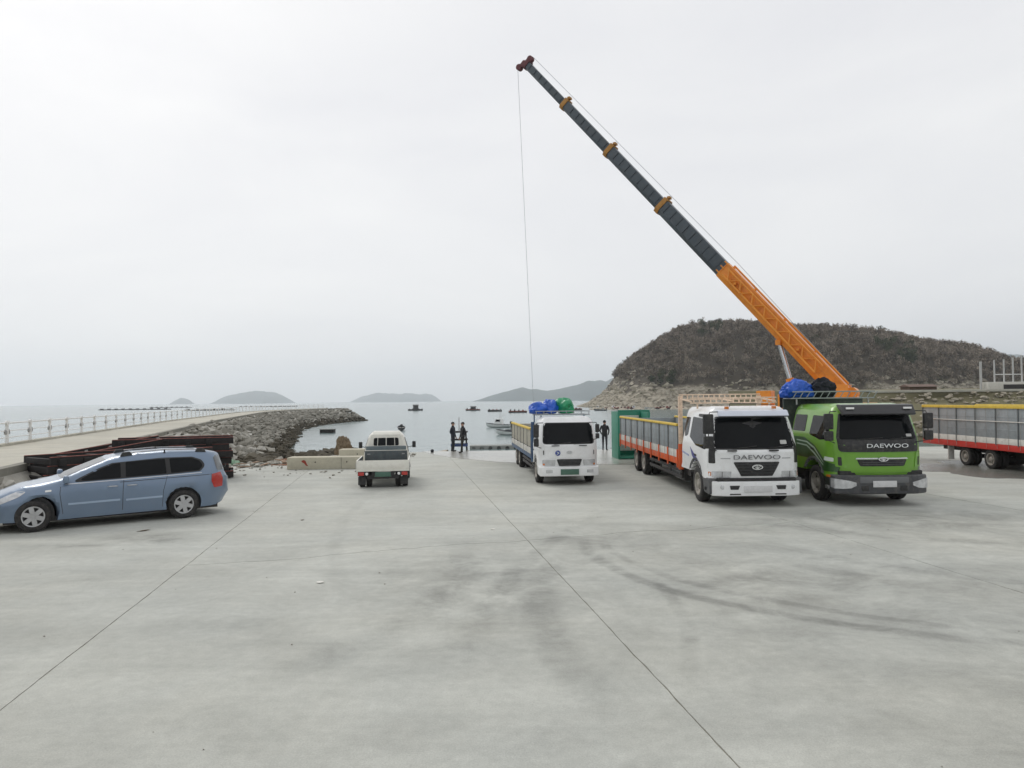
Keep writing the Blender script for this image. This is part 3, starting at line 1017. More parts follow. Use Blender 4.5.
# ------------------------------------------------------------------ wheels
WH = {}
def wheel_mesh(kind):
    if kind in WH:
        return WH[kind]
    if kind == 'truck':
        r, wd, ri = 0.48, 0.27, 0.29
    elif kind == 'small':
        r, wd, ri = 0.37, 0.22, 0.22
    elif kind == 'mid':
        r, wd, ri = 0.43, 0.24, 0.255
    elif kind == 'mini':
        r, wd, ri = 0.30, 0.18, 0.18
    else:
        r, wd, ri = 0.345, 0.215, 0.215
    h = wd / 2
    prof = [(-h * .8, ri), (-h * .98, ri + .02), (-h, ri + (r - ri) * .45), (-h * .93, r * .95), (-h * .78, r * .99), (-h * .4, r), (-h * .37, r - .012), (-h * .30, r - .012), (-h * .27, r),
            (h * .27, r), (h * .30, r - .012), (h * .37, r - .012), (h * .4, r), (h * .78, r * .99), (h * .93, r * .95), (h, ri + (r - ri) * .45), (h * .98, ri + .02), (h * .8, ri)]
    m = MB().lathe_x(prof, n=36, close=True)
    tyre = m.build('tyre_proto', RUBBER, None, smooth=50)
    # rim, outer face towards +x
    q = MB()
    spots = MB()
    if kind == 'car':
        q.lathe_x([(h * .80, ri + .012), (h * .99, ri + .008), (h * .97, ri - .015), (h * .6, ri - .03), (h * .6, ri + .0)], n=36, close=True)
        for k in range(6):
            a = 2 * math.pi * k / 6 + .2
            M = Matrix.Rotation(a, 3, 'X')
            q.box(M @ Vector((h * .82, 0, ri * .55)), (.035, .095, ri * .92), M, top=None)
        q.lathe_x([(h * .6, .075), (h * .95, .07), (h * .98, .045), (h * .98, .0001)], n=20)
        spots.lathe_x([(-h * .5, ri - .012), (h * .45, ri - .012)], n=24)
        pm, sm = mat('silver alloy', (0.5, 0.5, 0.51), 0.3, metal=0.75, var=.08, dirt=DUST, dirt_amt=.25), DARKMET
    else:
        front = True
        q.lathe_x([(-h * .8, ri + .01), (h * .8, ri + .01), (h * .98, ri + .012), (h * .96, ri - .02), (h * .55, ri - .035), (h * .25, ri * .80), (h * .30, ri * .62), (h * .34, ri * .45), (h * .85, ri * .40), (h * .95, ri * .30), (h * .97, .0001)], n=30)
        for k in range(8):
            a = 2 * math.pi * k / 8
            cy, cz = math.cos(a) * ri * .70, math.sin(a) * ri * .70
            spots.lathe_x([(h * .2, .028 * ri / .29), (h * .33, .028 * ri / .29)], (0, cy, cz), n=10)
        for k in range(10):
            a = 2 * math.pi * k / 10
            q.lathe_x([(h * .3, .014), (h * .48, .012)], (0, math.cos(a) * ri * .52, math.sin(a) * ri * .52), n=6)
        pm, sm = mat('grimy wheel steel', (0.40, 0.38, 0.34), 0.5, metal=0.5, var=.3, scale=9, dirt=hexc(92, 66, 46), dirt_amt=.7), DARKMET
    rim = q.build('rim_proto', pm, None, smooth=40)
    sp = spots.build('rim_holes_proto', sm, None, smooth=40)
    res = (tyre.data, rim.data, sp.data, r, wd)
    for o in (tyre, rim, sp):
        bpy.data.objects.remove(o)
    WH[kind] = res
    return res

def wheel(parent, kind, x, y, side, dual=False, steer=0):
    ty, rm, sp, r, wd = wheel_mesh(kind)
    rz = (0 if side > 0 else math.pi) + steer
    t = inst(ty, 'wheel', parent, (x, y, r), (random.uniform(0, 3), 0, 0) if False else (0, 0, rz))
    a = inst(rm, 'rim', t); b = inst(sp, 'rim_recess', t)
    if dual:
        t2 = inst(ty, 'wheel', parent, (x - side * (wd + .05), y, r), (0, 0, rz))
        inst(rm, 'rim', t2, scale=(-1, 1, 1))
    return t

# ------------------------------------------------------------------ minivan
VANBLUE = mat('metallic pale blue paint', hexc(112, 130, 152), 0.30, metal=0.4, coat=0.6, var=0.04, scale=1.5, dirt=DUST, dirt_amt=0.10)
def build_van(loc, rz):
    t = thing('minivan', 'pale metallic blue minivan with dark tinted windows parked beside the stacked black frames', 'minivan', loc, rz)
    AX = 3.08
    rw = .40
    zb = .23
    prof = []
    top = [(-.90, .24, .05), (-.99, .46, .06), (-.95, .66, .10), (-.80, .80, .14), (-.30, .98, .3), (.45, 1.10, .25), (1.55, 1.54, .30), (2.1, 1.625, .5), (2.8, 1.655, .6), (3.6, 1.63, .4), (4.02, 1.54, .12), (4.20, 1.06, .15), (4.28, .90, .08), (4.30, .55, .08), (4.14, .30, .08), (3.95, .26, .03)]
    tp = fillet(top, 6)
    rear = arc_poly(AX, .36, rw, zb + .02); front = arc_poly(0, .36, rw, zb)
    prof = tp + rear + front
    arcset = set((round(a, 5), round(b, 5)) for a, b in rear + front)
    def sharp(y, z):
        return (round(y, 5), round(z, 5)) in arcset or z < .30
    def width(y, z):
        x = .955
        if z > 1.0: x -= .015 + .30 * (z - 1.0) + .10 * (z - 1.0) ** 2
        elif z > .88: x -= .125 * (z - .88)
        if z < .55: x -= .10 * (.55 - z)
        # haunches round the arches
        for yc in (0, AX):
            d = math.hypot(y - yc, z - .36)
            if d < .62: x += .016 * max(0, 1 - ((d - rw) / .22) ** 2) if d > rw - .05 else .016
        if y < .1: x -= .16 * ((.1 - y) / 1.0) ** 2
        if y > 3.45: x -= .34 * ((y - 3.45) / .85) ** 2
        return x
    def roll(y, z):
        if y < .2 and z > .6: return .20
        if y < -.6: return .22
        if y > 3.8: return .16
        return .11
    def bow(x, y, z):
        f = max(0, min(1, (.9 - y) / 1.6)); b = max(0, min(1, (y - 3.7) / .5))
        return .26 * (x / .95) ** 2 * f - .16 * (abs(x) / .7) ** 2 * b
    me, bvh = shell(prof, width, roll, sharp, bow, .10, 12)
    body = link('body', me, VANBLUE, t, 32)
    # underfloor and liners
    MB().b2((-.78, -.55, .19), (.78, 3.9, .30)).build('underfloor', DARKMET, t)
    for y in (0, AX):
        MB().prism(arc_poly(y, .36, rw + .012, .24), 'x', -.80, .80).build('wheel_arch_liner', BLACKP, t)
    def sym(fn):
        for s in ('x+', 'x-'):
            fn(s)
    gask = mat('window rubber', (.012, .012, .012), .45, var=.1)
    # side glass: front, sliding door, rear quarter
    wins = [
        [(.80, 1.06, .05), (1.30, 1.30, .05), (1.55, 1.395, .06), (1.72, 1.42, .03), (1.72, 1.085, .03)],
        [(1.83, 1.43, .03), (2.68, 1.465, .03), (2.70, 1.115, .03), (1.82, 1.09, .03)],
        [(2.78, 1.465, .03), (3.28, 1.455, .12), (3.46, 1.38, .10), (3.54, 1.26, .08), (3.44, 1.15, .08), (2.80, 1.12, .03)],
    ]
    dark = fillet([(.68, 1.035, .05), (1.28, 1.325, .06), (1.55, 1.425, .1), (2.6, 1.49, .2), (3.30, 1.48, .15), (3.51, 1.40, .12), (3.60, 1.26, .1), (3.47, 1.12, .1), (2.8, 1.09, .1), (1.7, 1.06, .1)], 4)
    def side(s):
        panel('window_surround', gask, t, bvh, dark, s, .003, .006, .05)
        for wv in wins:
            panel('window', GLASS, t, bvh, fillet(wv, 4), s, .007, .006, .05)
        # doors as proud panels leaving shut lines
        seam = BLACKP
        def strip(pts, wd, name, m, off):
            for a, b in zip(pts[:-1], pts[1:]):
                a, b = Vector(a), Vector(b); d = (b - a).normalized(); n = Vector((-d.y, d.x)) * wd / 2
                panel(name, m, t, bvh, [tuple(a + n), tuple(b + n), tuple(b - n), tuple(a - n)], s, off, .004, .08)
        strip([(1.78, 1.05), (1.76, .80), (1.75, .33)], .012, 'door_seam', seam, .0025)
        strip([(.52, 1.02), (.50, .80), (.56, .35)], .011, 'door_seam', seam, .0025)
        strip([(2.72, 1.09), (2.62, .70), (2.60, .33)], .010, 'door_seam', seam, .0025)
        strip([(1.70, .98), (3.75, 1.03)], .014, 'sliding_door_rail', BLACKP, .0025)
        panel('belt_trim', mat('bright trim', (.6, .61, .63), .3, metal=.7), t, bvh, [(.60, 1.018), (1.7, 1.042), (2.8, 1.073), (3.5, 1.095), (3.5, 1.081), (2.8, 1.057), (1.7, 1.026), (.60, 1.002)], s, .008, .006, .1)
        for a, b in ((.66, 1.70), (1.82, 2.60)):
            panel('side_moulding', mat('pale blue moulding', hexc(160, 178, 200), .35, metal=.35, coat=.4, var=.04), t, bvh, fillet([(a, .585, .01), (b, .60, .01), (b, .555, .01), (a, .54, .01)], 2), s, .014, .012, .1)
        for y in (1.55, 1.95):
            sg = 1 if s == 'x+' else -1
            MB().tube([(sg * .945, y - .10, .895), (sg * .985, y - .08, .90), (sg * .985, y + .08, .90), (sg * .945, y + .10, .895)], .014, 6).build('door_handle', mat('bright trim', (.6, .61, .63), .3, metal=.7), t)
        panel('headlight', LAMP, t, bvh, fillet([(-.74, .70, .02), (-.30, .90, .03), (-.10, .90, .03), (-.28, .78, .05), (-.70, .60, .03)], 3), s, .008, .01, .05)
        panel('tail_light', REDL, t, bvh, fillet([(3.74, 1.03, .03), (4.00, 1.06, .02), (4.06, .90, .02), (4.04, .70, .02), (3.80, .69, .05), (3.73, .86, .05)], 3), s, .008, .01, .05)
        panel('side_repeater', mat('white lens', (.8, .8, .78), .25), t, bvh, fillet([(.22, .90, .015), (.34, .91, .015), (.34, .87, .015), (.22, .86, .015)], 2), s, .010, .01, .05)
    sym(side)
    for s in ('x+', 'x-'):
        panel('hatch_side_glass', mat('hatch glass', (.16, .17, .18), .12, var=.2), t, bvh, fillet([(3.80, 1.46, .04), (3.93, 1.44, .04), (4.08, 1.12, .03), (3.90, 1.10, .05)], 3), s, .007, .006, .05)
    # fuel flap
    panel('fuel_flap', VANBLUE, t, bvh, fillet([(3.40, .96, .02), (3.54, .965, .02), (3.54, .83, .02), (3.40, .825, .02)], 3), 'x+', .004, .004, .05)
    # windscreen, bonnet cut line, hatch glass
    panel('windscreen', GLASS, t, bvh, fillet([(-.68, 1.13, .06), (.68, 1.13, .06), (.58, 1.50, .06), (-.58, 1.50, .06)], 4), 'y-', .006, .006, .07)
    hg = fillet([(-.74, 1.10, .07), (.74, 1.10, .07), (.64, 1.48, .07), (-.64, 1.48, .07)], 4)
    panel('rear_window', mat('hatch glass', (.16, .17, .18), .12, var=.2), t, bvh, hg, 'y+', .006, .006, .07)
    panel('grille', BLACKP, t, bvh, fillet([(-.34, .70, .03), (.34, .70, .03), (.28, .60, .03), (-.28, .60, .03)], 3), 'y-', .008, .01, .06)
    panel('lower_intake', BLACKP, t, bvh, fillet([(-.55, .44, .03), (.55, .44, .03), (.50, .32, .03), (-.50, .32, .03)], 3), 'y-', .008, .01, .06)
    panel('number_plate', PLATE, t, bvh, fillet([(-.26, .90, .01), (.26, .90, .01), (.26, .78, .01), (-.26, .78, .01)], 2), 'y+', .012, .01, .06)
    MB().tube([(0, 4.20, 1.14), (.02, 4.26, 1.12), (.38, 4.20, 1.24)], .012, 6).build('rear_wiper', BLACKP, t)
    for s in (1, -1):
        m = MB().tube([(s * .62, 1.75, 1.56), (s * .63, 1.9, 1.63), (s * .635, 2.6, 1.675), (s * .63, 3.4, 1.655), (s * .61, 3.65, 1.59)], .014, 8)
        rr = m.build('roof_rail', STEEL, t)
        for y0, y1 in ((1.72, 2.0), (2.65, 2.73), (3.38, 3.66)):
            MB().prism(fillet([(y0, 1.54 if y0 < 2 else 1.56, .01), (y1, 1.58 if y0 < 3 else 1.55, .01), (y1 - .06, 1.68 if y0 > 2 else 1.665, .02), (y0 + .06, 1.68 if y0 > 2 else 1.65, .02)], 3), 'x', s * .605, s * .66).build('rail_foot', BLACKP, rr, .008)
        mm = MB().prism(fillet([(.54, 1.05, .05), (.66, 1.05, .05), (.68, 1.20, .05), (.56, 1.22, .05)], 4), 'x', s * .955, s * 1.13)
        mm.build('mirror', VANBLUE, t, .03)
        MB().b2((s * .88, .58, 1.06), (s * 1.0, .66, 1.10)).build('mirror_arm', BLACKP, t, .01)
        wheel(t, 'car', s * .855, 0, s); wheel(t, 'car', s * .855, AX, s)
    return t

# ------------------------------------------------------------------ little white pickup seen from behind
OFFWHITE = mat('worn off-white paint', hexc(226, 224, 214), 0.38, coat=0.3, var=0.05, scale=2, dirt=DUST, dirt_amt=0.28)
BEDGREY = mat('scuffed bed steel', hexc(88, 96, 98), 0.6, metal=0.2, var=0.22, scale=5, dirt=hexc(120, 108, 95), dirt_amt=.35, bump=.2, bscale=25)
def build_pickup(loc, rz):
    t = thing('small_truck', 'small off-white pickup truck seen from behind with grey empty bed', 'truck', loc, rz)
    # local: front -y, rear axle at y=0, tail at y=+.55... outline of the cab
    t_h = 1.73
    prof = fillet([(-3.15, .42, .05), (-3.30, .62, .06), (-3.22, .90, .12), (-2.72, 1.60, .14), (-2.45, t_h, .12), (-1.85, t_h, .08), (-1.72, 1.62, .06), (-1.66, .95, .03), (-1.66, .42, .03)], 5)
    def width(y, z):
        x = .80
        if z > .95: x -= .24 * (z - .95) + .06 * (z - .95) ** 2
        if y < -2.8: x -= .10 * (-2.8 - y)
        return x
    me, bvh = shell(prof, width, lambda y, z: .09, lambda y, z: z < .47, lambda x, y, z: .12 * (x / .8) ** 2 if y < -2.6 else 0, .12, 10)
    cab = link('cab', me, OFFWHITE, t, 32)
    # rear window: two curved ends and a sliding pair
    def yp(name, m, pts, off=.006, parent=t, side='y+'):
        return panel(name, m, parent, bvh, fillet(pts, 4), side, off, .006, .06)
    yp('rear_window_frame', OFFWHITE, [(-.47, 1.21, .09), (.47, 1.21, .09), (.44, 1.53, .09), (-.44, 1.53, .09)], .006)
    for a, b, ra, rb in ((-.445, -.315, .09, .01), (-.29, -.015, .01, .01), (.015, .29, .01, .01), (.315, .445, .01, .09)):
        yp('rear_window', GLASS, [(a, 1.235, ra), (b, 1.235, rb), (b * .96, 1.51, rb), (a * .96, 1.51, ra)], .011)
    yp('windscreen', GLASS, [(-.66, 1.0, .05), (.66, 1.0, .05), (.56, 1.56, .06), (-.56, 1.56, .06)], side='y-')
    for s in ('x+', 'x-'):
        panel('window', GLASS, t, bvh, fillet([(-2.85, 1.0, .04), (-2.55, 1.48, .05), (-1.86, 1.52, .05), (-1.82, 1.0, .04)], 4), s, .006, .006, .06)
    # chassis and bed
    ch = MB()
    for s in (-1, 1):
        ch.b2((s * .30 - .05, -3.0, .40), (s * .30 + .05, .62, .53))
    ch.b2((-.55, -.06, .26), (.55, .06, .38)).b2((-.5, .48, .30), (.5, .56, .42))
    ch.build('chassis', DARKMET, t)
    z0, z1 = .555, .90
    y0, y1 = -1.56, .62
    MB().b2((-.80, y0, z0), (.80, y1 - .035, z0 + .05)).build('bed_floor', BEDGREY, t)
    m = MB()
    for k in range(12):
        y = y0 + .12 + k * .165
        m.b2((-.74, y, z0 + .05), (.74, y + .06, z0 + .062))
    m.build('bed_floor_rib', BEDGREY, t)
    for s in (-1, 1):
        g = MB().b2((s * .80, y0, z0 - .01), (s * .842, y1 - .04, z1)).build('side_gate', OFFWHITE, t, .008)
        MB().b2((s * .795, y0 + .02, z0 + .06), (s * .7995, y1 - .06, z1 - .01)).build('gate_lining', BEDGREY, g)
        for y in (y0 + .3, -.45, y1 - .35):
            MB().b2((s * .843, y, z0 - .05), (s * .858, y + .05, z0 + .06)).build('hinge', STEEL, g)
        MB().b2((s * .842, y1 - .10, z0 + .10), (s * .862, y1 - .02, z0 + .26)).build('latch', STEEL, g, .004)
    tg = MB().b2((-.842, y1 - .032, z0 - .01), (.842, y1, z1)).build('tailgate', OFFWHITE, t, .008)
    MB().b2((-.80, y1 - .038, z0 + .06), (.80, y1 - .0325, z1 - .01)).build('gate_lining', BEDGREY, tg)
    MB().b2((-.62, y1, z0 + .09), (.62, y1 + .010, z0 + .25)).build('pressed_panel', OFFWHITE, tg, .004)
    # headboard with guard frame
    hb = MB().b2((-.74, y0 - .05, z0), (.74, y0 - .008, 1.06)).build('headboard', BEDGREY, t, .006)
    MB().b2((-.74, y0 - .06, 1.06), (.74, y0 - .006, 1.085)).build('headboard_rail', OFFWHITE, hb, .006)
    MB().b2((-.70, y0 - .05, 1.085), (.70, y0 - .02, 1.225)).build('guard_panel', mat('blue grey guard', hexc(108, 120, 124), .6, var=.15, dirt=DUST, dirt_amt=.3), hb, .005)
    for x in (-.6, .6):
        MB().b2((x - .05, y0 - .007, .93), (x + .05, y0 + .004, .97)).build('bracket', STEEL, hb)
    # rear lamps and bumper bar
    for s in (-1, 1):
        l = MB().b2((s * .45, y1 - .12, .40), (s * .80, y1 - .015, .535)).build('tail_lamp_housing', BLACKP, t, .008)
        MB().b2((s * .60, y1 - .0145, .415), (s * .785, y1 + .006, .525)).build('tail_light', REDL, l, .006)
        MB().lathe_x([(0, .045), (.03, .045), (.035, .02)], n=14).build('reversing_light', mat('white lens', (.8, .8, .78), .25), l, xf=Matrix.Translation((s * .51, y1 - .0145, .47)) @ Matrix.Rotation(R(90), 4, 'Z'))
        fl = MB().b2((s * .55, .10 - .0, .10), (s * .80, .125, .36))
        fl.build('mudflap', BLACKP, t, xf=Matrix.Translation((0, .30, 0)))
        MB().tube([(s * .76, -2.62, 1.12), (s * .90, -2.60, 1.15), (s * .94, -2.58, 1.17)], .012, 6).build('mirror_arm', BLACKP, t)
        MB().b2((s * .90, -2.62, 1.10), (s * 1.03, -2.54, 1.33)).build('mirror', BLACKP, t, .03)
        wheel(t, 'mini', s * .70, 0, s, dual=True); wheel(t, 'mini', s * .72, -2.42, s)
    MB().b2((-.27, y1 - .10, .37), (.27, y1 - .02, .52)).build('number_plate', PLATEG, t, .004)
    MB().b2((-.80, y1 - .08, .535), (.80, y1 - .02, .552)).build('rear_crossbar', DARKMET, t)
    return t

# ------------------------------------------------------------------ cargo trucks
def mir(s, pts):
    return [(s * p[0],) + tuple(p[1:]) for p in pts]

def emblem_oval(t, y, z, sc=1.0, flutes=True):
    m = MB()
    k = 28
    def ring(a0, b0, a1, b1):
        vs = []; fs = []
        for i in range(k):
            a = 2 * math.pi * i / k
            for (aa, bb, yy) in ((a0, b0, 0), (a0, b0, -.014), (a1, b1, -.014), (a1, b1, 0)):
                vs.append((aa * math.cos(a) * sc, y + yy, z + bb * math.sin(a) * sc))
        for i in range(k):
            j = (i + 1) % k
            for q in range(3):
                fs.append((i * 4 + q, j * 4 + q, j * 4 + q + 1, i * 4 + q + 1))
        m.add(vs, fs)
    ring(.15, .070, .115, .045)
    if flutes:
        for a in (-50, -25, 0, 25, 50):
            d = R(a)
            p0 = Vector((0, y - .006, z - .055 * sc)); p1 = Vector((math.sin(d) * .12 * sc, y - .006, z + .055 * sc * math.cos(d)))
            m.bar(p0, p1, .018 * sc, .012)
    return m.build('emblem', CHROME, t)

def cargo_bed(t, W, y0, y1, zf, zp0, zp1, mats, n, head_top, rail_h=.10, sides=(-1, 1)):
    """sided cargo bed: floor, panels, stakes, bands, top rail, headboard, tailgate"""
    h = W / 2
    MB().b2((-h + .03, y0, zf - .08), (h - .03, y1, zf)).build('bed_floor', BEDGREY, t)
    bearers = MB()
    k = int((y1 - y0) / .55)
    for i in range(k + 1):
        y = y0 + .1 + (y1 - y0 - .2) * i / k
        bearers.b2((-h + .06, y - .04, zf - .20), (h - .06, y + .04, zf - .081))
    bearers.build('cross_bearer', DARKMET, t)
    for s in sides:
        for nm, z0, z1, mm in mats['bands']:
            MB().b2((s * (h - .03), y0, z0), (s * (h + .012), y1, z1)).build(nm, mm, t, .006)
        step = (y1 - y0) / n
        for i in range(n):
            a, b = y0 + i * step + .03, y0 + (i + 1) * step - .03
            p = MB().b2((s * (h - .03), a, zp0), (s * h, b, zp1)).build('side_panel', mats['panel'], t, .004)
            m = MB()
            for q in (0.28, 0.72):
                z = zp0 + (zp1 - zp0) * q
                m.b2((s * h, a + .03, z - .02), (s * (h + .008), b - .03, z + .02))
            m.build('panel_rib', mats['panel'], p, .003)
        for i in range(n + 1):
            y = y0 + i * step
            y = min(max(y, y0 + .03), y1 - .03)
            st = MB().b2((s * (h - .035), y - .028, zf - .05), (s * (h + .025), y + .028, zp1 + .01)).build('stake', mats['stake'], t, .004)
            if mats.get('bracket'):
                MB().b2((s * (h + .013), y - .05, mats['bands'][0][1] - .10), (s * (h + .045), y + .05, zp0 + .02)).build('stake_bracket', mats['bracket'], st, .006)
        MB().prism(fillet([(s * (h - .07), zp1 + .012, .01), (s * (h + .055), zp1 + .012, .02), (s * (h + .045), zp1 + rail_h, .03), (s * (h - .06), zp1 + rail_h, .03)], 3), 'y', y0 + .02, y1 - .02).build('top_rail', mats['rail'], t)
        r0 = MB().tube([(s * (h + .04), 0, zp1 + .02), (s * (h + .035), .01, mats['bands'][0][1] + .06)], .006, 5).build('tie_rope', mat('grey rope', (.32, .31, .28), .9), t)
        r0.location = (0, y0 + .4, 0)
        for yy in np.arange(y0 + 1.02, y1 - .2, .62):
            inst(r0, 'tie_rope', t, (0, yy, 0))
    MB().b2((-h, y1 - .04, zf - .05), (h, y1 - .001, zp1)).build('tailgate', mats['panel'], t, .006)
    hb = MB().b2((-h, y0 - .07, zf - .1), (h, y0 - .008, head_top)).build('headboard', mats['head'], t, .006)
    return hb

def chassis(t, h, yr, z=.78, w=.42):
    m = MB()
    for s in (-1, 1):
        m.b2((s * w - .045, -1.0, z - .13), (s * w + .045, yr, z + .12))
    for y in np.arange(.5, yr, 1.1):
        m.b2((-w, y - .05, z - .1), (w, y + .05, z + .08))
    m.build('chassis', DARKMET, t)

def side_guard(t, h, y0, y1, z=(.42, .62)):
    for s in (-1, 1):
        m = MB()
        for zz in z:
            m.b2((s * (h - .10), y0, zz), (s * (h - .06), y1, zz + .10))
        for y in np.linspace(y0 + .2, y1 - .2, 4):
            m.b2((s * (h - .14), y - .03, z[0]), (s * (h - .101), y + .03, .95))
        m.build('side_guard', DARKMET, t, .006)
        MB().tube([(s * (h - .45), y0 + .6, .52), (s * (h - .45), y0 + 1.7, .52)], .27, 18).build('fuel_tank', mat('tank metal', (.30, .31, .32), .45, metal=.6, var=.2, dirt=DUST, dirt_amt=.4), t)
        MB().b2((s * (h - .62), y0 + .02, .35), (s * (h - .15), y0 + .5, .80)).build('battery_box', BLACKP, t, .01)

def mirror_set(t, s, x, y, zt, zb_, sc=1.0):
    m = MB()
    m.tube([(s * (x - .12), y + .12, zt + .02), (s * (x + .12 * sc), y - .10, zt + .02), (s * (x + .16 * sc), y - .12, zt - .1), (s * (x + .16 * sc), y - .12, zb_ + .02), (s * (x - .06), y + .1, zb_ - .05)], .013, 6)
    a = m.build('mirror_arm', BLACKP, t)
    hgt = zt - zb_
    MB().b2((s * (x + .06 * sc), y - .17, zb_ + hgt * .42), (s * (x + .27 * sc), y - .07, zt - .03)).build('mirror', BLACKP, a, .035, 3)
    MB().b2((s * (x + .07 * sc), y - .18, zb_ + .02), (s * (x + .26 * sc), y - .08, zb_ + hgt * .36)).build('lower_mirror', BLACKP, a, .03, 3)
    MB().b2((s * (x + .08 * sc), y - .068, zb_ + hgt * .46), (s * (x + .25 * sc), y - .064, zt - .06)).build('mirror_glass', GLASS2, a)

def wiper(t, bvh, x0, x1, z0, z1, name='wiper'):
    pts = []
    for i in range(6):
        f = i / 5
        x, z = x0 + (x1 - x0) * f, z0 + (z1 - z0) * f
        hit = bvh.ray_cast(Vector((x, -30, z)), Vector((0, 1, 0)))[0]
        pts.append((x, (hit.y if hit else -1.3) - .03, z))
    MB().tube(pts, .012, 5).build(name, BLACKP, t)

def truck_cab(t, style, paint, W, H, y_front=-1.35, y_back=.95, belt=1.45, wa=.60):
    """outline with wheel arch at y=0"""
    h = W / 2
    zb = .62
    rake = style['rake']
    prof = fillet([(y_front + .02, .30 if style.get('low') else zb + .1, .04), (y_front - .01, .95, .05), (y_front, belt - .05, .05), (y_front + rake, H - .26, .10), (y_front + rake + .22, H - .03, .12), (y_front + .95, H, .2), (y_back - .08, H - .03, .10), (y_back, H - .22, .06), (y_back, .80, .03)], 5)
    arch = arc_poly(0, .48, wa, .80, 12)
    prof = prof[:] + [p for p in arch] 
    prof.append((y_front + .45, zb + .1))
    aset = set((round(a, 5), round(b, 5)) for a, b in arch)
    def width(y, z):
        x = h
        if z > belt: x -= style['tumble'] * (z - belt)
        if y < y_front + .45:
            x -= style['nose'] * ((y_front + .45 - y) / .45) ** 2
        return x
    bowv = style['bow']
    me, bvh = shell(prof, width, lambda y, z: style['roll'], lambda y, z: (round(y, 5), round(z, 5)) in aset or z < .82, lambda x, y, z: bowv * (abs(x) / h) ** 2.4 * max(0, min(1, (y_front + .9 - y) / .8)), .11, 14)
    link('cab', me, paint, t, 32)
    MB().b2((-h + .18, y_front + .15, .55), (h - .18, y_back - .1, .80)).build('cab_floor', DARKMET, t)
    return bvh, h

PAINTW = mat('white truck paint', hexc(232, 233, 233), 0.30, coat=0.5, var=0.03, scale=1.5, dirt=hexc(165, 158, 146), dirt_amt=0.25)
ORANGE = mat('faded orange paint', hexc(214, 92, 40), 0.5, var=0.12, scale=3, dirt=hexc(120, 90, 70), dirt_amt=.35)
WHITEB = mat('weathered white board', hexc(214, 212, 205), 0.55, var=0.07, scale=3, dirt=hexc(125, 112, 98), dirt_amt=.45)
PANELG = mat('galvanised blue grey panel', hexc(150, 158, 162), 0.5, metal=0.25, var=0.10, scale=2.5, dirt=hexc(112, 108, 100), dirt_amt=.35)
YELLOW = mat('yellow foam rail', hexc(206, 176, 62), 0.65, var=0.14, scale=4, dirt=hexc(120, 104, 70), dirt_amt=.4)
CREAM = mat('cream steel rack', hexc(220, 196, 172), 0.5, var=0.10, scale=6, dirt=RUST, dirt_amt=.5)
STAKE = mat('grey steel stake', hexc(104, 110, 112), 0.55, metal=.2, var=.15, dirt=RUST, dirt_amt=.25)

def finish_rear(t, h, ys, kind='truck', r=.48):
    wd = WH[kind][4]
    for y in ys:
        for s in (-1, 1):
            wheel(t, kind, s * (h - .16), y, s, dual=True)
        MB().tube([(-h + .3, y, r), (h - .3, y, r)], .09, 10).build('axle', DARKMET, t)
        MB().lathe_x([(-.18, .12), (-.10, .22), (.10, .22), (.18, .12)], (0, y, r), 14).build('differential', DARKMET, t)

def bundle(name, label, cat, m, loc, size, seed, crease=1.0, group=None, strap=None):
    """a gathered tarpaulin / sack bundle: a creased closed lump"""
    rr = random.Random(seed)
    bm = bmesh.new()
    bmesh.ops.create_icosphere(bm, subdivisions=5, radius=1)
    off = Vector((rr.uniform(-50, 50), rr.uniform(-50, 50), rr.uniform(-50, 50)))
    for v in bm.verts:
        p = v.co.copy()
        n = noise.noise(p * 1.3 + off) * .26 - abs(noise.noise(p * 2.6 + off)) * .34 * crease - abs(noise.noise(p * 6.1 + off * 2)) * .14 * crease + .16 * crease
        p *= (.82 + n)
        if p.z < -.55: p.z = -.55 + (p.z + .55) * .15
        v.co = (p.x * size[0], p.y * size[1], (p.z + .575) * size[2])
    me = bpy.data.meshes.new(name); bm.to_mesh(me); bm.free()
    o = link(name, me, m, None, 60)
    o.location = loc
    tag(o, label, cat, group)
    return o

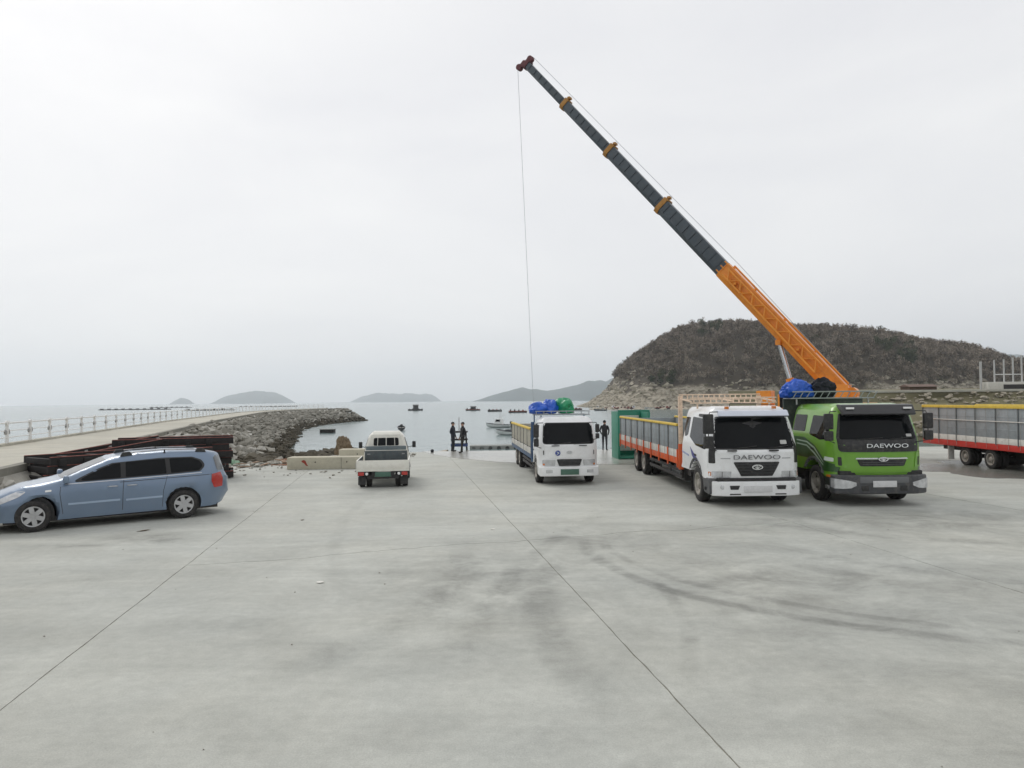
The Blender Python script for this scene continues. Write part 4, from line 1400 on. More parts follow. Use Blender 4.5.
def build_white_daewoo(loc, rz):
    t = thing('cargo_truck', 'white cab cargo truck with black trapezoid grille, orange and white bed and cream roof rack', 'truck', loc, rz)
    W, H = 2.42, 2.58
    wheel_mesh('truck')
    yf = -1.30
    bvh, h = truck_cab(t, dict(rake=.36, tumble=.19, nose=.10, bow=.16, roll=.09), PAINTW, W, H, yf, 1.62)
    P = lambda n, m, pts, side='y-', off=.006, par=t, k=4, dep=.02: panel(n, m, par, bvh, fillet(pts, k), side, off, dep, .07)
    rub = mat('window rubber', (.012, .012, .012), .45, var=.1)
    P('windscreen_rubber', rub, [(-1.07, 1.47, .08), (1.07, 1.47, .08), (.945, 2.31, .08), (-.945, 2.31, .08)], off=.004)
    P('windscreen', GLASS, [(-1.03, 1.51, .07), (1.03, 1.51, .07), (.91, 2.275, .07), (-.91, 2.275, .07)], off=.009)
    P('windscreen_sticker', mat('pale sticker', (.5, .5, .48), .5), [(.66, 1.60, .02), (.84, 1.60, .02), (.83, 1.70, .02), (.66, 1.70, .02)], off=.012, k=2, dep=.004)
    # sun visor: proud white strip with dark underside, roof brow
    v = MB().prism([(yf + .20, 2.30), (yf + .13, 2.33), (yf + .24, 2.46), (yf + .34, 2.48)], 'x', -.91, .91).build('sun_visor', mat('pale visor', hexc(205, 210, 222), .25, coat=.4, var=.05), t, .012)
    MB().b2((-.91, yf + .135, 2.296), (.91, yf + .20, 2.312)).build('visor_edge', BLACKP, v)
    for x in (-.62, .62):
        MB().b2((x - .05, yf + .36, 2.50), (x + .05, yf + .46, 2.575)).build('marker_lamp', AMBER, t, .012)
    # nose panels
    P('nose_panel', PAINTW, [(-.86, .84, .04), (.86, .84, .04), (.94, 1.40, .05), (-.94, 1.40, .05)], off=.012)
    g = P('grille', BLACKP, [(-.40, .80, .03), (.40, .80, .03), (.60, 1.16, .03), (-.60, 1.16, .03)], off=.022)
    for i in range(4):
        z = .87 + i * .072; q = .40 + (z - .80) * .55
        MB().b2((-q + .03, yf - .05, z), (q - .03, yf - .032, z + .018)).build('grille_bar', mat('grille bar', (.03, .03, .032), .4), g)
    emblem_oval(g, yf - .055, 1.03, .95)
    Mx = Matrix.Translation((0, yf - .03, 1.275)) @ Matrix.Rotation(R(90), 4, 'X')
    text_part('lettering', 'DAEWOO', .165, mat('dark grey letters', (.16, .16, .165), .4), t, Mx, 1.62, .012, -.002)
    for s in (-1, 1):
        hl = P('headlight', LAMP, mir(s, [(.66, .76, .02), (1.10, .76, .03), (1.10, .92, .03), (.64, .92, .02)]), off=.016)
        P('headlight_divider', GREYP, mir(s, [(.86, .765, 0), (.875, .765, 0), (.875, .915, 0), (.86, .915, 0)]), off=.02, k=1)
        P('indicator', AMBER, mir(s, [(1.115, .80, .01), (1.16, .80, .01), (1.16, .90, .01), (1.115, .90, .01)]), off=.010, k=2)
        P('vent_strip', mat('pale groove', (.38, .38, .39), .5), mir(s, [(.66, 1.235, .005), (.90, 1.235, .005), (.90, 1.262, .005), (.66, 1.262, .005)]), off=.017, k=2)
        # cab sides
        sd_ = 'x+' if s > 0 else 'x-'
        P('door', PAINTW, [(-.98, .98, .05), (.62, 1.16, .08), (.86, 1.5, .08), (.84, 2.36, .08), (-.70, 2.36, .12), (-1.02, 1.6, .1)], sd_, .006)
        P('window', GLASS, [(-.92, 1.46, .05), (-.66, 2.24, .08), (.70, 2.28, .06), (.72, 1.72, .06), (.0, 1.52, .1)], sd_, .011)
        P('rear_side_window', GLASS, [(.95, 1.76, .10), (.95, 2.26, .06), (1.44, 2.26, .06), (1.44, 1.94, .12), (1.22, 1.70, .1)], sd_, .006)
        P('door_graphic', mat('violet blue decal', hexc(72, 74, 140), .35, coat=.4), [(.55, 1.46, 0), (-.30, 1.12, 0), (.10, 1.10, 0), (.34, 1.22, 0)], sd_, .0085, k=1)
        P('door_graphic', mat('pale blue decal', hexc(150, 160, 196), .35, coat=.4), [(.66, 1.22, .01), (1.5, 1.30, .01), (1.5, 1.25, .01), (.66, 1.17, .01)], sd_, .0087, k=1)
        P('door_handle', BLACKP, [(-.10, 1.28, .01), (.10, 1.29, .01), (.10, 1.24, .01), (-.10, 1.23, .01)], sd_, .02, k=2)
        # dark air duct on the corner pillar
        P('corner_duct', BLACKP, [(-1.17, 1.12, .03), (-1.03, 1.12, .03), (-1.03, 1.80, .03), (-.92, 2.28, .03), (-1.00, 2.28, .03), (-1.15, 1.7, .03)], sd_, .014)
        P('rain_guard', BLACKP, [(-.70, 2.27, .02), (.10, 2.30, .02), (.10, 2.37, .02), (-.70, 2.37, .02)], sd_, .03)
        if s < 0: mirror_set(t, s, h - .16, yf + .02, 2.42, 1.50, 1.25)
        # arch trim and corner skirt
        a = arc_poly(0, .48, .60, .66, 14); b = arc_poly(0, .48, .70, .66, 14)
        ring = a + b[::-1]
        P('wheel_arch_trim', GREYP, [(p[0], p[1], 0) for p in ring], sd_, .018, k=1)
        sk = MB().prism(fillet([(yf + .10, .32, .08), (yf + .10, .74, .04), (-.56, .74, .03), (-.64, .55, .05), (-.70, .36, .05)], 4), 'x', s * .86, s * 1.19).build('corner_skirt', GREYP, t, .05, 3)
        MB().b2((s * .96, -.93, .42), (s * 1.226, -.76, .50)).build('step', BLACKP, t, .01)
        wheel(t, 'truck', s * 1.03, 0, s)
        MB().b2((s * .70, .66, .20), (s * 1.16, .68, .72)).build('mudflap', BLACKP, t)
    MB().tube([(-1.0, 0, .48), (1.0, 0, .48)], .07, 10).build('axle', DARKMET, t)
    # bumper
    bp = MB().prism(fillet([(-1.13, yf + .26, 0), (-1.13, yf + .06, .08), (-.8, yf - .075, .1), (.8, yf - .075, .1), (1.13, yf + .06, .08), (1.13, yf + .26, 0)], 5), 'z', .30, .67).build('bumper', PAINTW, t, .03, 3)
    for s in (-1, 1):
        MB().lathe_x([(0, .055), (.02, .055), (.024, .03)], n=16).build('fog_lamp', LAMP, bp, xf=Matrix.Translation((s * .90, yf - .035, .53)) @ Matrix.Rotation(R(-90 - s * 12), 4, 'Z'))
        MB().prism(fillet([(s * .46, .57, .01), (s * .72, .57, .01), (s * .70, .47, .01), (s * .50, .47, .01)], 2), 'y', yf - .084, yf - .03).build('bumper_slot', BLACKP, bp)
        MB().b2((s * .44, yf - .081, .335), (s * .72, yf - .05, .365)).build('bumper_slot', BLACKP, bp)
    MB().b2((-.36, yf - .098, .40), (.36, yf - .078, .56)).build('number_plate', PLATE, bp, .006)
    MB().b2((-1.0, yf - .0, .672), (1.0, yf + .2, .755)).build('bumper_gap', BLACKP, t)
    wiper(t, bvh, -.55, .02, 1.50, 1.56); wiper(t, bvh, .30, .85, 1.50, 1.56)
    for x in (-.62, .45):
        MB().b2((x - .12, yf - .03, 1.43), (x + .12, yf + .02, 1.465)).build('wiper_base', BLACKP, t, .008)
    MB().tube([(-.55, yf + .4, 2.56), (-.52, yf + .42, 2.66), (.1, yf + .5, 2.64), (.6, yf + .46, 2.60)], .008, 5).build('aerial_cable', BLACKP, t)
    # bed
    chassis(t, h, 11.6)
    side_guard(t, h, 1.75, 6.3)
    hb = cargo_bed(t, W, 1.86, 12.0, 1.02, 1.26, 1.96, dict(bands=[('orange_skirt', .84, 1.03, ORANGE), ('white_band', 1.034, 1.256, WHITEB)], panel=PANELG, stake=STAKE, bracket=ORANGE, rail=YELLOW, head=PANELG), 8, 2.1, .09)
    for s in (-1, 1):
        MB().b2((s * (h - .11), 1.68, .70), (s * (h + .03), 1.77, 1.45)).build('headboard_post', ORANGE, hb, .008)
        MB().b2((s * (h - .10), 1.685, 1.45), (s * (h + .02), 1.765, 2.86)).build('headboard_post', CREAM, hb, .008)
    # ladder-like rack over the cab roof
    rk = MB()
    for z in (2.66, 2.80):
        for y in (1.72, .45):
            rk.bar((-h, y, z + (.10 if y > 1 else 0)), (h, y, z + (.10 if y > 1 else 0)), .045, .035)
    for s in (-1, 0, 1):
        rk.bar((s * (h - .03), .45, 2.70), (s * (h - .03), 1.72, 2.78), .035, .04)
    rack = rk.build('roof_rack', CREAM, t, .006)
    m = MB()
    for i in range(15):
        x = -h + .10 + (2 * h - .2) * i / 14
        m.bar((x, .45, 2.675), (x, .45, 2.79), .032, .03)
        m.bar((x, 1.72, 2.775), (x, 1.72, 2.885), .032, .03)
    m.build('rack_rung', CREAM, rack)
    for s in (-1, 1):
        MB().bar((s * (h - .2), .45, 2.50), (s * (h - .2), .45, 2.655), .04, .04).build('rack_foot', CREAM, rack)
    finish_rear(t, h, (7.25, 8.65))
    return t

GREEN = mat('bright green truck paint', hexc(106, 158, 44), 0.30, coat=0.5, var=0.05, scale=1.5, dirt=hexc(120, 120, 90), dirt_amt=0.2)
DGREEN = mat('dark green truck paint', hexc(44, 82, 34), 0.30, coat=0.5, var=0.2, scale=1.2, dirt=hexc(100, 96, 80), dirt_amt=0.3)
def build_green_daewoo(loc, rz):
    t = thing('cargo_truck', 'green cab cargo truck with black visor and grey bumper beside the white cab truck', 'truck', loc, rz)
    W, H = 2.40, 2.62
    yf = -1.32
    bvh, h = truck_cab(t, dict(rake=.34, tumble=.22, nose=.13, bow=.22, roll=.11), GREEN, W, H, yf, 1.75, belt=1.6)
    P = lambda n, m, pts, side='y-', off=.006, par=t, k=4, dep=.02: panel(n, m, par, bvh, fillet(pts, k), side, off, dep, .07)
    P('windscreen_mask', BLACKP, [(-1.02, 1.38, .10), (1.02, 1.38, .10), (1.04, 1.75, .06), (.91, 2.36, .06), (-.91, 2.36, .06), (-1.04, 1.75, .06)], off=.013)
    P('windscreen', GLASS, [(-.99, 1.70, .05), (.99, 1.70, .05), (.875, 2.34, .05), (-.875, 2.34, .05)], off=.019)
    v = MB().prism(fillet([(yf + .16, 2.30, .02), (yf + .06, 2.34, .03), (yf + .22, 2.585, .06), (yf + .52, 2.60, .03)], 3), 'x', -.93, .93).build('sun_visor', mat('charcoal visor', (.022, .022, .024), .35, coat=.3), t, .03, 3)
    for s in (-1, 1):
        MB().b2((s * .64, yf + .095, 2.47), (s * .84, yf + .15, 2.52)).build('marker_lamp', mat('white lens', (.8, .8, .78), .25), v, .01)
    P('windscreen_sticker', mat('pale sticker', (.5, .5, .48), .5), [(.70, 1.76, .02), (.86, 1.76, .02), (.86, 1.83, .02), (.70, 1.83, .02)], off=.022, k=2, dep=.004)
    Mx = Matrix.Translation((.12, yf - .035, 1.535)) @ Matrix.Rotation(R(90), 4, 'X')
    text_part('lettering', 'DAEWOO', .145, CHROME, t, Mx, 1.62, .014, .002)
    P('nose_panel', GREEN, [(-1.0, .86, .05), (1.0, .86, .05), (.98, 1.355, .05), (-.98, 1.355, .05)], off=.018)
    g = P('grille', BLACKP, [(-.56, 1.02, .06), (.56, 1.02, .06), (.64, 1.19, .03), (-.64, 1.19, .03)], off=.024)
    for z in (1.06, 1.11):
        MB().b2((-.52, yf - .048, z), (.52, yf - .03, z + .015)).build('grille_bar', GREYP, g)
    P('chrome_wing', CHROME, [(-.68, 1.20, .01), (.68, 1.20, .01), (.64, 1.235, .01), (-.64, 1.235, .01)], off=.028, par=t, k=2)
    emblem_oval(g, yf - .06, 1.20, .85)
    for s in (-1, 1):
        P('corner_vent', GREEN, mir(s, [(.86, .98, .03), (1.09, 1.0, .03), (1.09, 1.40, .03), (.92, 1.36, .03)]), off=.034)
        P('vent_opening', BLACKP, mir(s, [(.97, 1.03, .02), (1.04, 1.03, .02), (1.05, 1.25, .02), (.98, 1.25, .02)]), off=.038)
        sd_ = 'x+' if s > 0 else 'x-'
        P('door', GREEN, [(-1.0, 1.0, .05), (.34, 1.14, .08), (.48, 1.5, .08), (.44, 2.40, .08), (-.72, 2.40, .12), (-1.04, 1.7, .1)], sd_, .006)
        P('lower_side', DGREEN, [(-1.12, .86, .03), (-.62, .86, .03), (-.30, 1.12, .2), (1.60, 1.14, .05), (1.68, 1.68, .08), (.60, 1.68, .2), (-.10, 1.50, .3), (-.75, 1.12, .2), (-1.14, 1.04, .05)], sd_, .009)
        for a, b, c in ((1.60, 1.44, 1.10), (1.50, 1.30, 1.02)):
            P('swoosh_decal', mat('pale swoosh decal', hexc(170, 190, 170), .4), [(1.10, a, 0), (.40, a - .02, 0), (-.10, b, 0), (-.62, c, 0), (-.64, c - .03, 0), (-.10, b - .05, 0), (.40, a - .06, 0), (1.10, a - .03, 0)], sd_, .0125, k=1)
        P('door_lettering_patch', mat('white decal', hexc(215, 222, 215), .4), [(-1.02, 1.12, .02), (-.66, 1.14, .02), (-.72, 1.24, .02), (-1.02, 1.22, .02)], sd_, .0118, k=2)
        P('window', GLASS, [(-.90, 1.70, .06), (-.68, 2.28, .08), (.28, 2.30, .06), (.32, 1.78, .06), (-.40, 1.66, .1)], sd_, .012)
        P('rear_side_window', GLASS, [(.66, 1.84, .05), (.68, 2.30, .05), (1.50, 2.30, .05), (1.50, 1.84, .05)], sd_, .008)
        P('door_handle', BLACKP, [(-.05, 1.42, .01), (.14, 1.43, .01), (.14, 1.38, .01), (-.05, 1.37, .01)], sd_, .02, k=2)
        mirror_set(t, s, h - (.02 if s < 0 else .20), yf + .10, 2.40, 1.66, 1.1)
        a = arc_poly(0, .48, .60, .66, 14); b = arc_poly(0, .48, .72, .66, 14)
        P('wheel_arch_trim', mat('mid grey arch', (.14, .145, .15), .5), [(p[0], p[1], 0) for p in a + b[::-1]], sd_, .018, k=1)
        MB().prism(fillet([(yf + .2, .34, .06), (yf + .2, .76, .03), (-.56, .78, .03), (-.62, .55, .05), (-.72, .38, .05)], 4), 'x', s * .86, s * 1.17).build('corner_skirt', mat('black green plastic', (.015, .022, .014), .4, coat=.3), t, .05, 3)
        MB().b2((s * 1.0, -1.0, .72), (s * 1.213, -.80, .78)).build('side_lamp', AMBER, t, .01)
        MB().b2((s * .96, -.93, .42), (s * 1.222, -.74, .50)).build('step', STEEL, t, .01)
        wheel(t, 'truck', s * 1.02, 0, s)
        MB().b2((s * .70, .66, .20), (s * 1.16, .68, .72)).build('mudflap', BLACKP, t)
    MB().tube([(-1.0, 0, .48), (1.0, 0, .48)], .07, 10).build('axle', DARKMET, t)
    bp = MB().prism(fillet([(-1.19, yf + .42, 0), (-1.19, yf + .10, .1), (-.86, yf - .09, .12), (.86, yf - .09, .12), (1.19, yf + .10, .1), (1.19, yf + .42, 0)], 6), 'z', .32, .80).build('bumper', mat('grey bumper', (.055, .057, .062), .45, var=.12, dirt=DUST, dirt_amt=.3), t, .05, 3)
    MB().b2((-1.05, yf + .06, .80), (1.05, yf + .3, .90)).build('bumper_gap', BLACKP, t)
    MB().b2((-.62, yf - .104, .60), (.62, yf - .06, .76)).build('bumper_centre', mat('mid grey arch', (.14, .145, .15), .5), bp, .02)
    for s in (-1, 1):
        # wrap-round headlamp: follows the corner of the bumper in three facets
        vs = []; fs = []
        xy = [(.72, -.098), (.86, -.098), (1.03, -.012), (1.19, .095), (1.205, .25)]
        zt = (.62, .66, .69, .71, .71); zb_ = (.54, .48, .46, .46, .48)
        for (x, y), a, b in zip(xy, zt, zb_):
            vs += [(s * x, yf + y - .012, a), (s * x, yf + y - .012, b), (s * x, yf + y + .03, b), (s * x, yf + y + .03, a)]
        for i in range(4):
            for q in range(4):
                fs.append((i * 4 + q, i * 4 + (q + 1) % 4, i * 4 + 4 + (q + 1) % 4, i * 4 + 4 + q))
        fs += [(0, 3, 2, 1), (16, 17, 18, 19)]
        hl = MB().add(vs, fs).build('headlight', LAMP, bp)
        MB().b2((s * .40, yf - .101, .40), (s * .58, yf - .07, .54)).build('fog_recess', BLACKP, bp, .01)
    MB().b2((-.30, yf - .125, .50), (.30, yf - .1045, .66)).build('number_plate', PLATE, bp, .006)
    wiper(t, bvh, -.6, .05, 1.70, 1.74); wiper(t, bvh, .2, .85, 1.70, 1.74)
    chassis(t, h, 9.3)
    side_guard(t, h, 1.95, 4.9)
    hb = cargo_bed(t, W, 2.15, 9.6, 1.02, 1.26, 2.0, dict(bands=[('lower_skirt', .84, 1.03, mat('green skirt', hexc(60, 110, 60), .5, dirt=DUST, dirt_amt=.3)), ('white_band', 1.034, 1.256, WHITEB)], panel=PANELG, stake=STAKE, rail=YELLOW, head=mat('dark green grey board', hexc(62, 72, 66), .6, dirt=DUST, dirt_amt=.3)), 6, 2.74, .09)
    # rack shelf on the headboard
    rk = MB()
    for z, y in ((2.76, 2.07), (2.95, 1.35), (2.76, 1.40)):
        rk.bar((-h, y, z), (h, y, z), .04, .035)
    for x in np.linspace(-h + .02, h - .02, 13):
        rk.bar((x, 1.40, 2.76), (x + .10, 1.35, 2.95), .025, .025)
        rk.bar((x, 1.40, 2.755), (x, 2.07, 2.755), .025, .025)
    rack = rk.build('roof_rack', mat('grey rack tube', hexc(150, 154, 156), .45, metal=.4, var=.15, dirt=RUST, dirt_amt=.3), t, .004)
    for s in (-1, 1):
        MB().bar((s * (h - .15), 1.45, 2.58), (s * (h - .15), 1.45, 2.745), .035, .035).build('rack_foot', STEEL, rack)
    finish_rear(t, h, (5.9, 7.2))
    return t

def build_white_hyundai(loc, rz):
    t = thing('cargo_truck', 'smaller white cab truck with round blue badge, blue bed posts and bundles on its rack', 'truck', loc, rz)
    W, H = 1.98, 2.24
    wheel_mesh('mid')
    yf = -1.12
    h = W / 2
    prof = fillet([(yf + .02, .58, .04), (yf - .01, .85, .05), (yf, 1.30, .05), (yf + .30, H - .20, .10), (yf + .48, H - .02, .10), (yf + .9, H, .2), (.62, H - .03, .10), (.70, H - .2, .06), (.70, .66, .03)], 5)
    arch = arc_poly(0, .42, .53, .64, 12)
    prof = prof + arch + [(yf + .40, .58)]
    aset = set((round(a, 5), round(b, 5)) for a, b in arch)
    def width(y, z):
        x = h
        if z > 1.3: x -= .15 * (z - 1.3)
        if y < yf + .4: x -= .09 * ((yf + .4 - y) / .4) ** 2
        return x
    me, bvh = shell(prof, width, lambda y, z: .09, lambda y, z: (round(y, 5), round(z, 5)) in aset or z < .68, lambda x, y, z: .13 * (abs(x) / h) ** 2.4 * max(0, min(1, (yf + .8 - y) / .7)), .10, 14)
    link('cab', me, PAINTW, t, 32)
    MB().b2((-h + .18, yf + .15, .45), (h - .18, .6, .66)).build('cab_floor', DARKMET, t)
    P = lambda n, m, pts, side='y-', off=.006, par=t, k=4, dep=.02: panel(n, m, par, bvh, fillet(pts, k), side, off, dep, .06)
    rub = mat('window rubber', (.012, .012, .012), .45, var=.1)
    P('windscreen_rubber', rub, [(-.86, 1.34, .11), (.86, 1.34, .11), (.80, 2.04, .12), (-.80, 2.04, .12)], off=.004)
    P('windscreen', GLASS, [(-.83, 1.37, .10), (.83, 1.37, .10), (.77, 2.01, .11), (-.77, 2.01, .11)], off=.009)
    P('nose_panel', PAINTW, [(-.76, .90, .04), (.76, .90, .04), (.80, 1.26, .04), (-.80, 1.26, .04)], off=.011)
    g = P('grille', BLACKP, [(-.34, .64, .02), (.34, .64, .02), (.42, .86, .03), (-.42, .86, .03)], off=.016)
    for i in range(4):
        MB().b2((-.36, yf - .042, .68 + i * .045), (.36, yf - .028, .695 + i * .045)).build('grille_bar', GREYP, g)
    # round blue badge with a white S-like stroke, chrome slanted H oval
    bd = MB().lathe_x([(0, .085), (.006, .085), (.008, .08)], n=24).build('round_badge', mat('blue badge', hexc(40, 62, 140), .35), t, xf=Matrix.Translation((-.38, yf - .016, 1.06)) @ Matrix.Rotation(R(-90), 4, 'Z'))
    m = MB()
    pts = [(.032 * math.sin(a * 2) if False else .04 * math.cos(a) * (1 if a < math.pi else 1), 0, .05 * (1 - 2 * a / (2 * math.pi))) for a in np.linspace(.4, 2 * math.pi - .4, 14)]
    m.tube([(p[0] * -1 - .38, yf - .027, 1.06 + p[2]) for p in pts], .010, 6)
    m.build('badge_mark', mat('white decal', hexc(215, 222, 215), .4), bd)
    e = emblem_oval(t, yf - .018, 1.08, .62, flutes=False)
    mm = MB(); y = yf - .026
    mm.bar((-.035, y, 1.052), (-.022, y, 1.108), .013, .01).bar((.022, y, 1.052), (.035, y, 1.108), .013, .01).bar((-.028, y, 1.075), (.028, y, 1.085), .01, .012)
    mm.build('emblem_mark', CHROME, e)
    for s in (-1, 1):
        P('headlight', LAMP, mir(s, [(.47, .65, .03), (.87, .65, .03), (.87, .84, .04), (.45, .84, .03)]), off=.014)
        P('indicator', AMBER, mir(s, [(.80, .66, .01), (.86, .66, .01), (.86, .72, .01), (.80, .72, .01)]), off=.018, k=2)
        P('corner_marker', GREYP, mir(s, [(.815, 1.0, .01), (.845, 1.0, .01), (.845, 1.14, .01), (.815, 1.14, .01)]), off=.014, k=2)
        sd_ = 'x+' if s > 0 else 'x-'
        P('door', PAINTW, [(-.84, .78, .05), (.44, .90, .08), (.50, 1.3, .08), (.46, 2.05, .08), (-.52, 2.05, .12), (-.86, 1.4, .1)], sd_, .006)
        P('window', GLASS, [(-.78, 1.34, .05), (-.50, 1.96, .08), (.38, 1.98, .06), (.42, 1.32, .06)], sd_, .011)
        P('door_handle', BLACKP, [(.20, 1.12, .01), (.38, 1.12, .01), (.38, 1.08, .01), (.20, 1.08, .01)], sd_, .02, k=2)
        mirror_set(t, s, h - (.05 if s < 0 else .16), yf + .12, 2.02, 1.26 if s < 0 else 1.5, .85 if s < 0 else .62)
        MB().b2((s * .80, .50, .18), (s * .95, .52, .55)).build('mudflap', BLACKP, t)
        wheel(t, 'mid', s * .85, 0, s)
        MB().prism(fillet([(yf + .1, .34, .05), (yf + .1, .62, .02), (-.52, .62, .02), (-.62, .36, .04)], 3), 'x', s * .70, s * .985).build('corner_skirt', PAINTW, t, .03)
    MB().tube([(-.8, 0, .43), (.8, 0, .43)], .055, 10).build('axle', DARKMET, t)
    bp = MB().prism(fillet([(-.97, yf + .30, 0), (-.97, yf + .02, .06), (-.7, yf - .06, .1), (.7, yf - .06, .1), (.97, yf + .02, .06), (.97, yf + .30, 0)], 5), 'z', .31, .61).build('bumper', PAINTW, t, .03, 3)
    for s in (-1, 1):
        MB().prism(fillet([(s * .56, .52, .02), (s * .78, .52, .02), (s * .78, .42, .02), (s * .56, .42, .02)], 3), 'y', yf - .058, yf - .02).build('fog_lamp', LAMP, bp, xf=Matrix.Translation((0, -.006, 0)))
    MB().b2((-.30, yf - .085, .36), (.30, yf - .064, .54)).build('number_plate', PLATEG, bp, .006)
    wiper(t, bvh, -.5, .05, 1.345, 1.40); wiper(t, bvh, .15, .70, 1.345, 1.40)
    for x in (-.45, .45):
        MB().b2((x - .13, yf - .02, 1.285), (x + .13, yf + .03, 1.31)).build('wiper_base', BLACKP, t, .008)
    chassis(t, h, 8.2, .66, .36)
    side_guard(t, h, .95, 4.6, (.36, .52))
    BLUE = mat('faded blue steel', hexc(52, 84, 118), .5, var=.12, scale=4, dirt=RUST, dirt_amt=.3)
    BEIGE = mat('beige grey side board', hexc(176, 172, 158), .6, var=.1, scale=3, dirt=hexc(110, 104, 92), dirt_amt=.4)
    hb = cargo_bed(t, W, 1.05, 8.5, .86, 1.12, 1.72, dict(bands=[('blue_skirt', .72, .87, BLUE), ('white_band', .874, 1.08, WHITEB)], panel=BEIGE, stake=STAKE, rail=YELLOW, head=BLUE), 6, 1.9, .09)
    for s in (-1, 1):
        MB().b2((s * (h - .10), .88, .62), (s * (h + .02), .972, 2.02)).build('headboard_post', BLUE, hb, .008)
    rk = MB()
    for y in (.98, .15):
        for z in (2.28, 2.40):
            rk.bar((-h + .05, y, z), (h - .05, y, z), .035, .03)
    for x in np.linspace(-h + .08, h - .08, 8):
        rk.bar((x, .15, 2.28), (x, .98, 2.28), .025, .025)
        rk.bar((x, .15, 2.28), (x, .15, 2.40), .025, .025)
    rack = rk.build('roof_rack', mat('grey rack tube', hexc(150, 154, 156), .45, metal=.4), t, .004)
    for s in (-1, 1):
        MB().bar((s * (h - .1), .93, 2.0), (s * (h - .1), .93, 2.27), .04, .04).build('rack_foot', BLUE, rack)
        MB().bar((s * (h - .25), .20, 2.2), (s * (h - .25), .20, 2.268), .03, .03).build('rack_foot', BLUE, rack)
    finish_rear(t, h, (5.8, 7.0), 'mid', .43)
    return t

RED = mat('red steel skirt', hexc(190, 48, 40), .45, var=.1, scale=3, dirt=hexc(110, 70, 60), dirt_amt=.3)
def build_red_truck(loc, rz):
    t = thing('cargo_truck', 'cargo truck with red skirt and white band under grey panels at the water\'s wet edge', 'truck', loc, rz)
    W = 2.35; h = W / 2
    wheel_mesh('small')
    hb = cargo_bed(t, W, .9, 10.6, .98, 1.20, 2.28, dict(bands=[('red_skirt', .74, .972, RED), ('white_band', .976, 1.196, WHITEB)], panel=PANELG, stake=STAKE, rail=YELLOW, head=PANELG), 8, 2.3, .13)
    for s in (-1, 1):
        MB().b2((s * (h + .026), .95, 1.80), (s * (h + .05), 10.5, 1.83)).build('rope_bar', WHITEB, t)
    chassis(t, h, 10.4, .62, .36)
    # cab, beyond the frame
    prof = fillet([(-1.3, .6, .05), (-1.32, 1.4, .06), (-1.0, 2.3, .1), (-.7, 2.4, .1), (.6, 2.38, .08), (.68, .6, .04)], 4)
    me, bvh = shell(prof, lambda y, z: 1.12 - max(0, z - 1.4) * .1, lambda y, z: .09, lambda y, z: z < .65, None, .15, 8)
    link('cab', me, PAINTW, t, 32)
    panel('windscreen', GLASS, t, bvh, fillet([(-.95, 1.45, .08), (.95, 1.45, .08), (.88, 2.2, .08), (-.88, 2.2, .08)], 4), 'y-', .008)
    for s in (-1, 1):
        panel('window', GLASS, t, bvh, fillet([(-.9, 1.45, .05), (-.6, 2.15, .08), (.4, 2.15, .06), (.4, 1.45, .06)], 4), 'x+' if s > 0 else 'x-', .008)
        wheel(t, 'small', s * .98, -.2, s)
        MB().b2((s * (h - .3), 5.35, .28), (s * (h - .06), 5.40, .90)).build('mudflap', WHITEB, t, xf=Matrix.Translation((0, 3.5, -.12)))
    finish_rear(t, h, (6.2, 7.75), 'small', .37)
    return t
# ------------------------------------------------------------------ place the vehicles
# van: nearside front wheel at (-10.41, 15.94), rear at (-8.2, 18.1)
VA = R(35)                              # the van's nose points left and a little towards the camera
VR = VA - math.pi / 2
_c = Vector((-9.30, 17.02, 0)) - 1.54 * Vector((math.cos(VA), math.sin(VA), 0)) - Matrix.Rotation(VR, 3, 'Z') @ Vector((.94, 0, 0))
build_van(_c, VR)
build_pickup((-4.27, 24.25, 0), R(187.0))
build_white_hyundai((1.74, 24.95, 0), R(5.2))
build_white_daewoo((6.18, 19.96, 0), R(1.2))
build_green_daewoo((9.38, 19.95, 0), R(.5))
build_red_truck((19.2, 21.55, 0), R(0))

TARPB = mat('blue tarpaulin', hexc(22, 86, 190), .42, var=.15, scale=3, coat=.15, bump=.35, bscale=9)
TARPG = mat('green tarpaulin', hexc(24, 140, 92), .42, var=.15, scale=3, coat=.15, bump=.35, bscale=9)
TARPK = mat('black netting', hexc(26, 30, 38), .8, var=.3, scale=5, bump=.8, bscale=22)
bundle('tarpaulin_bundle', 'crumpled blue tarpaulin bundle on the smaller white truck, left of the second blue one', 'tarpaulin', TARPB, (.90, 25.55, 2.31), (.36, .42, .30), 1, .45)
bundle('tarpaulin_bundle', 'blue tarpaulin bundle squeezed between a blue and a green bundle on a truck rack', 'tarpaulin', TARPB, (1.34, 25.62, 2.31), (.32, .42, .36), 2, .45)
bundle('tarpaulin_bundle', 'green tarpaulin bundle on the rack of the smaller white truck', 'tarpaulin', TARPG, (1.82, 25.65, 2.31), (.38, .42, .38), 3, .3)
bundle('tarpaulin_bundle', 'blue tarpaulin bundle on the rack behind the green cab', 'tarpaulin', TARPB, (8.48, 21.72, 2.78), (.56, .36, .36), 4, .7)
bundle('net_bundle', 'round black net bundle beside the blue tarpaulin behind the green cab', 'netting', TARPK, (9.22, 21.72, 2.78), (.42, .36, .38), 5)

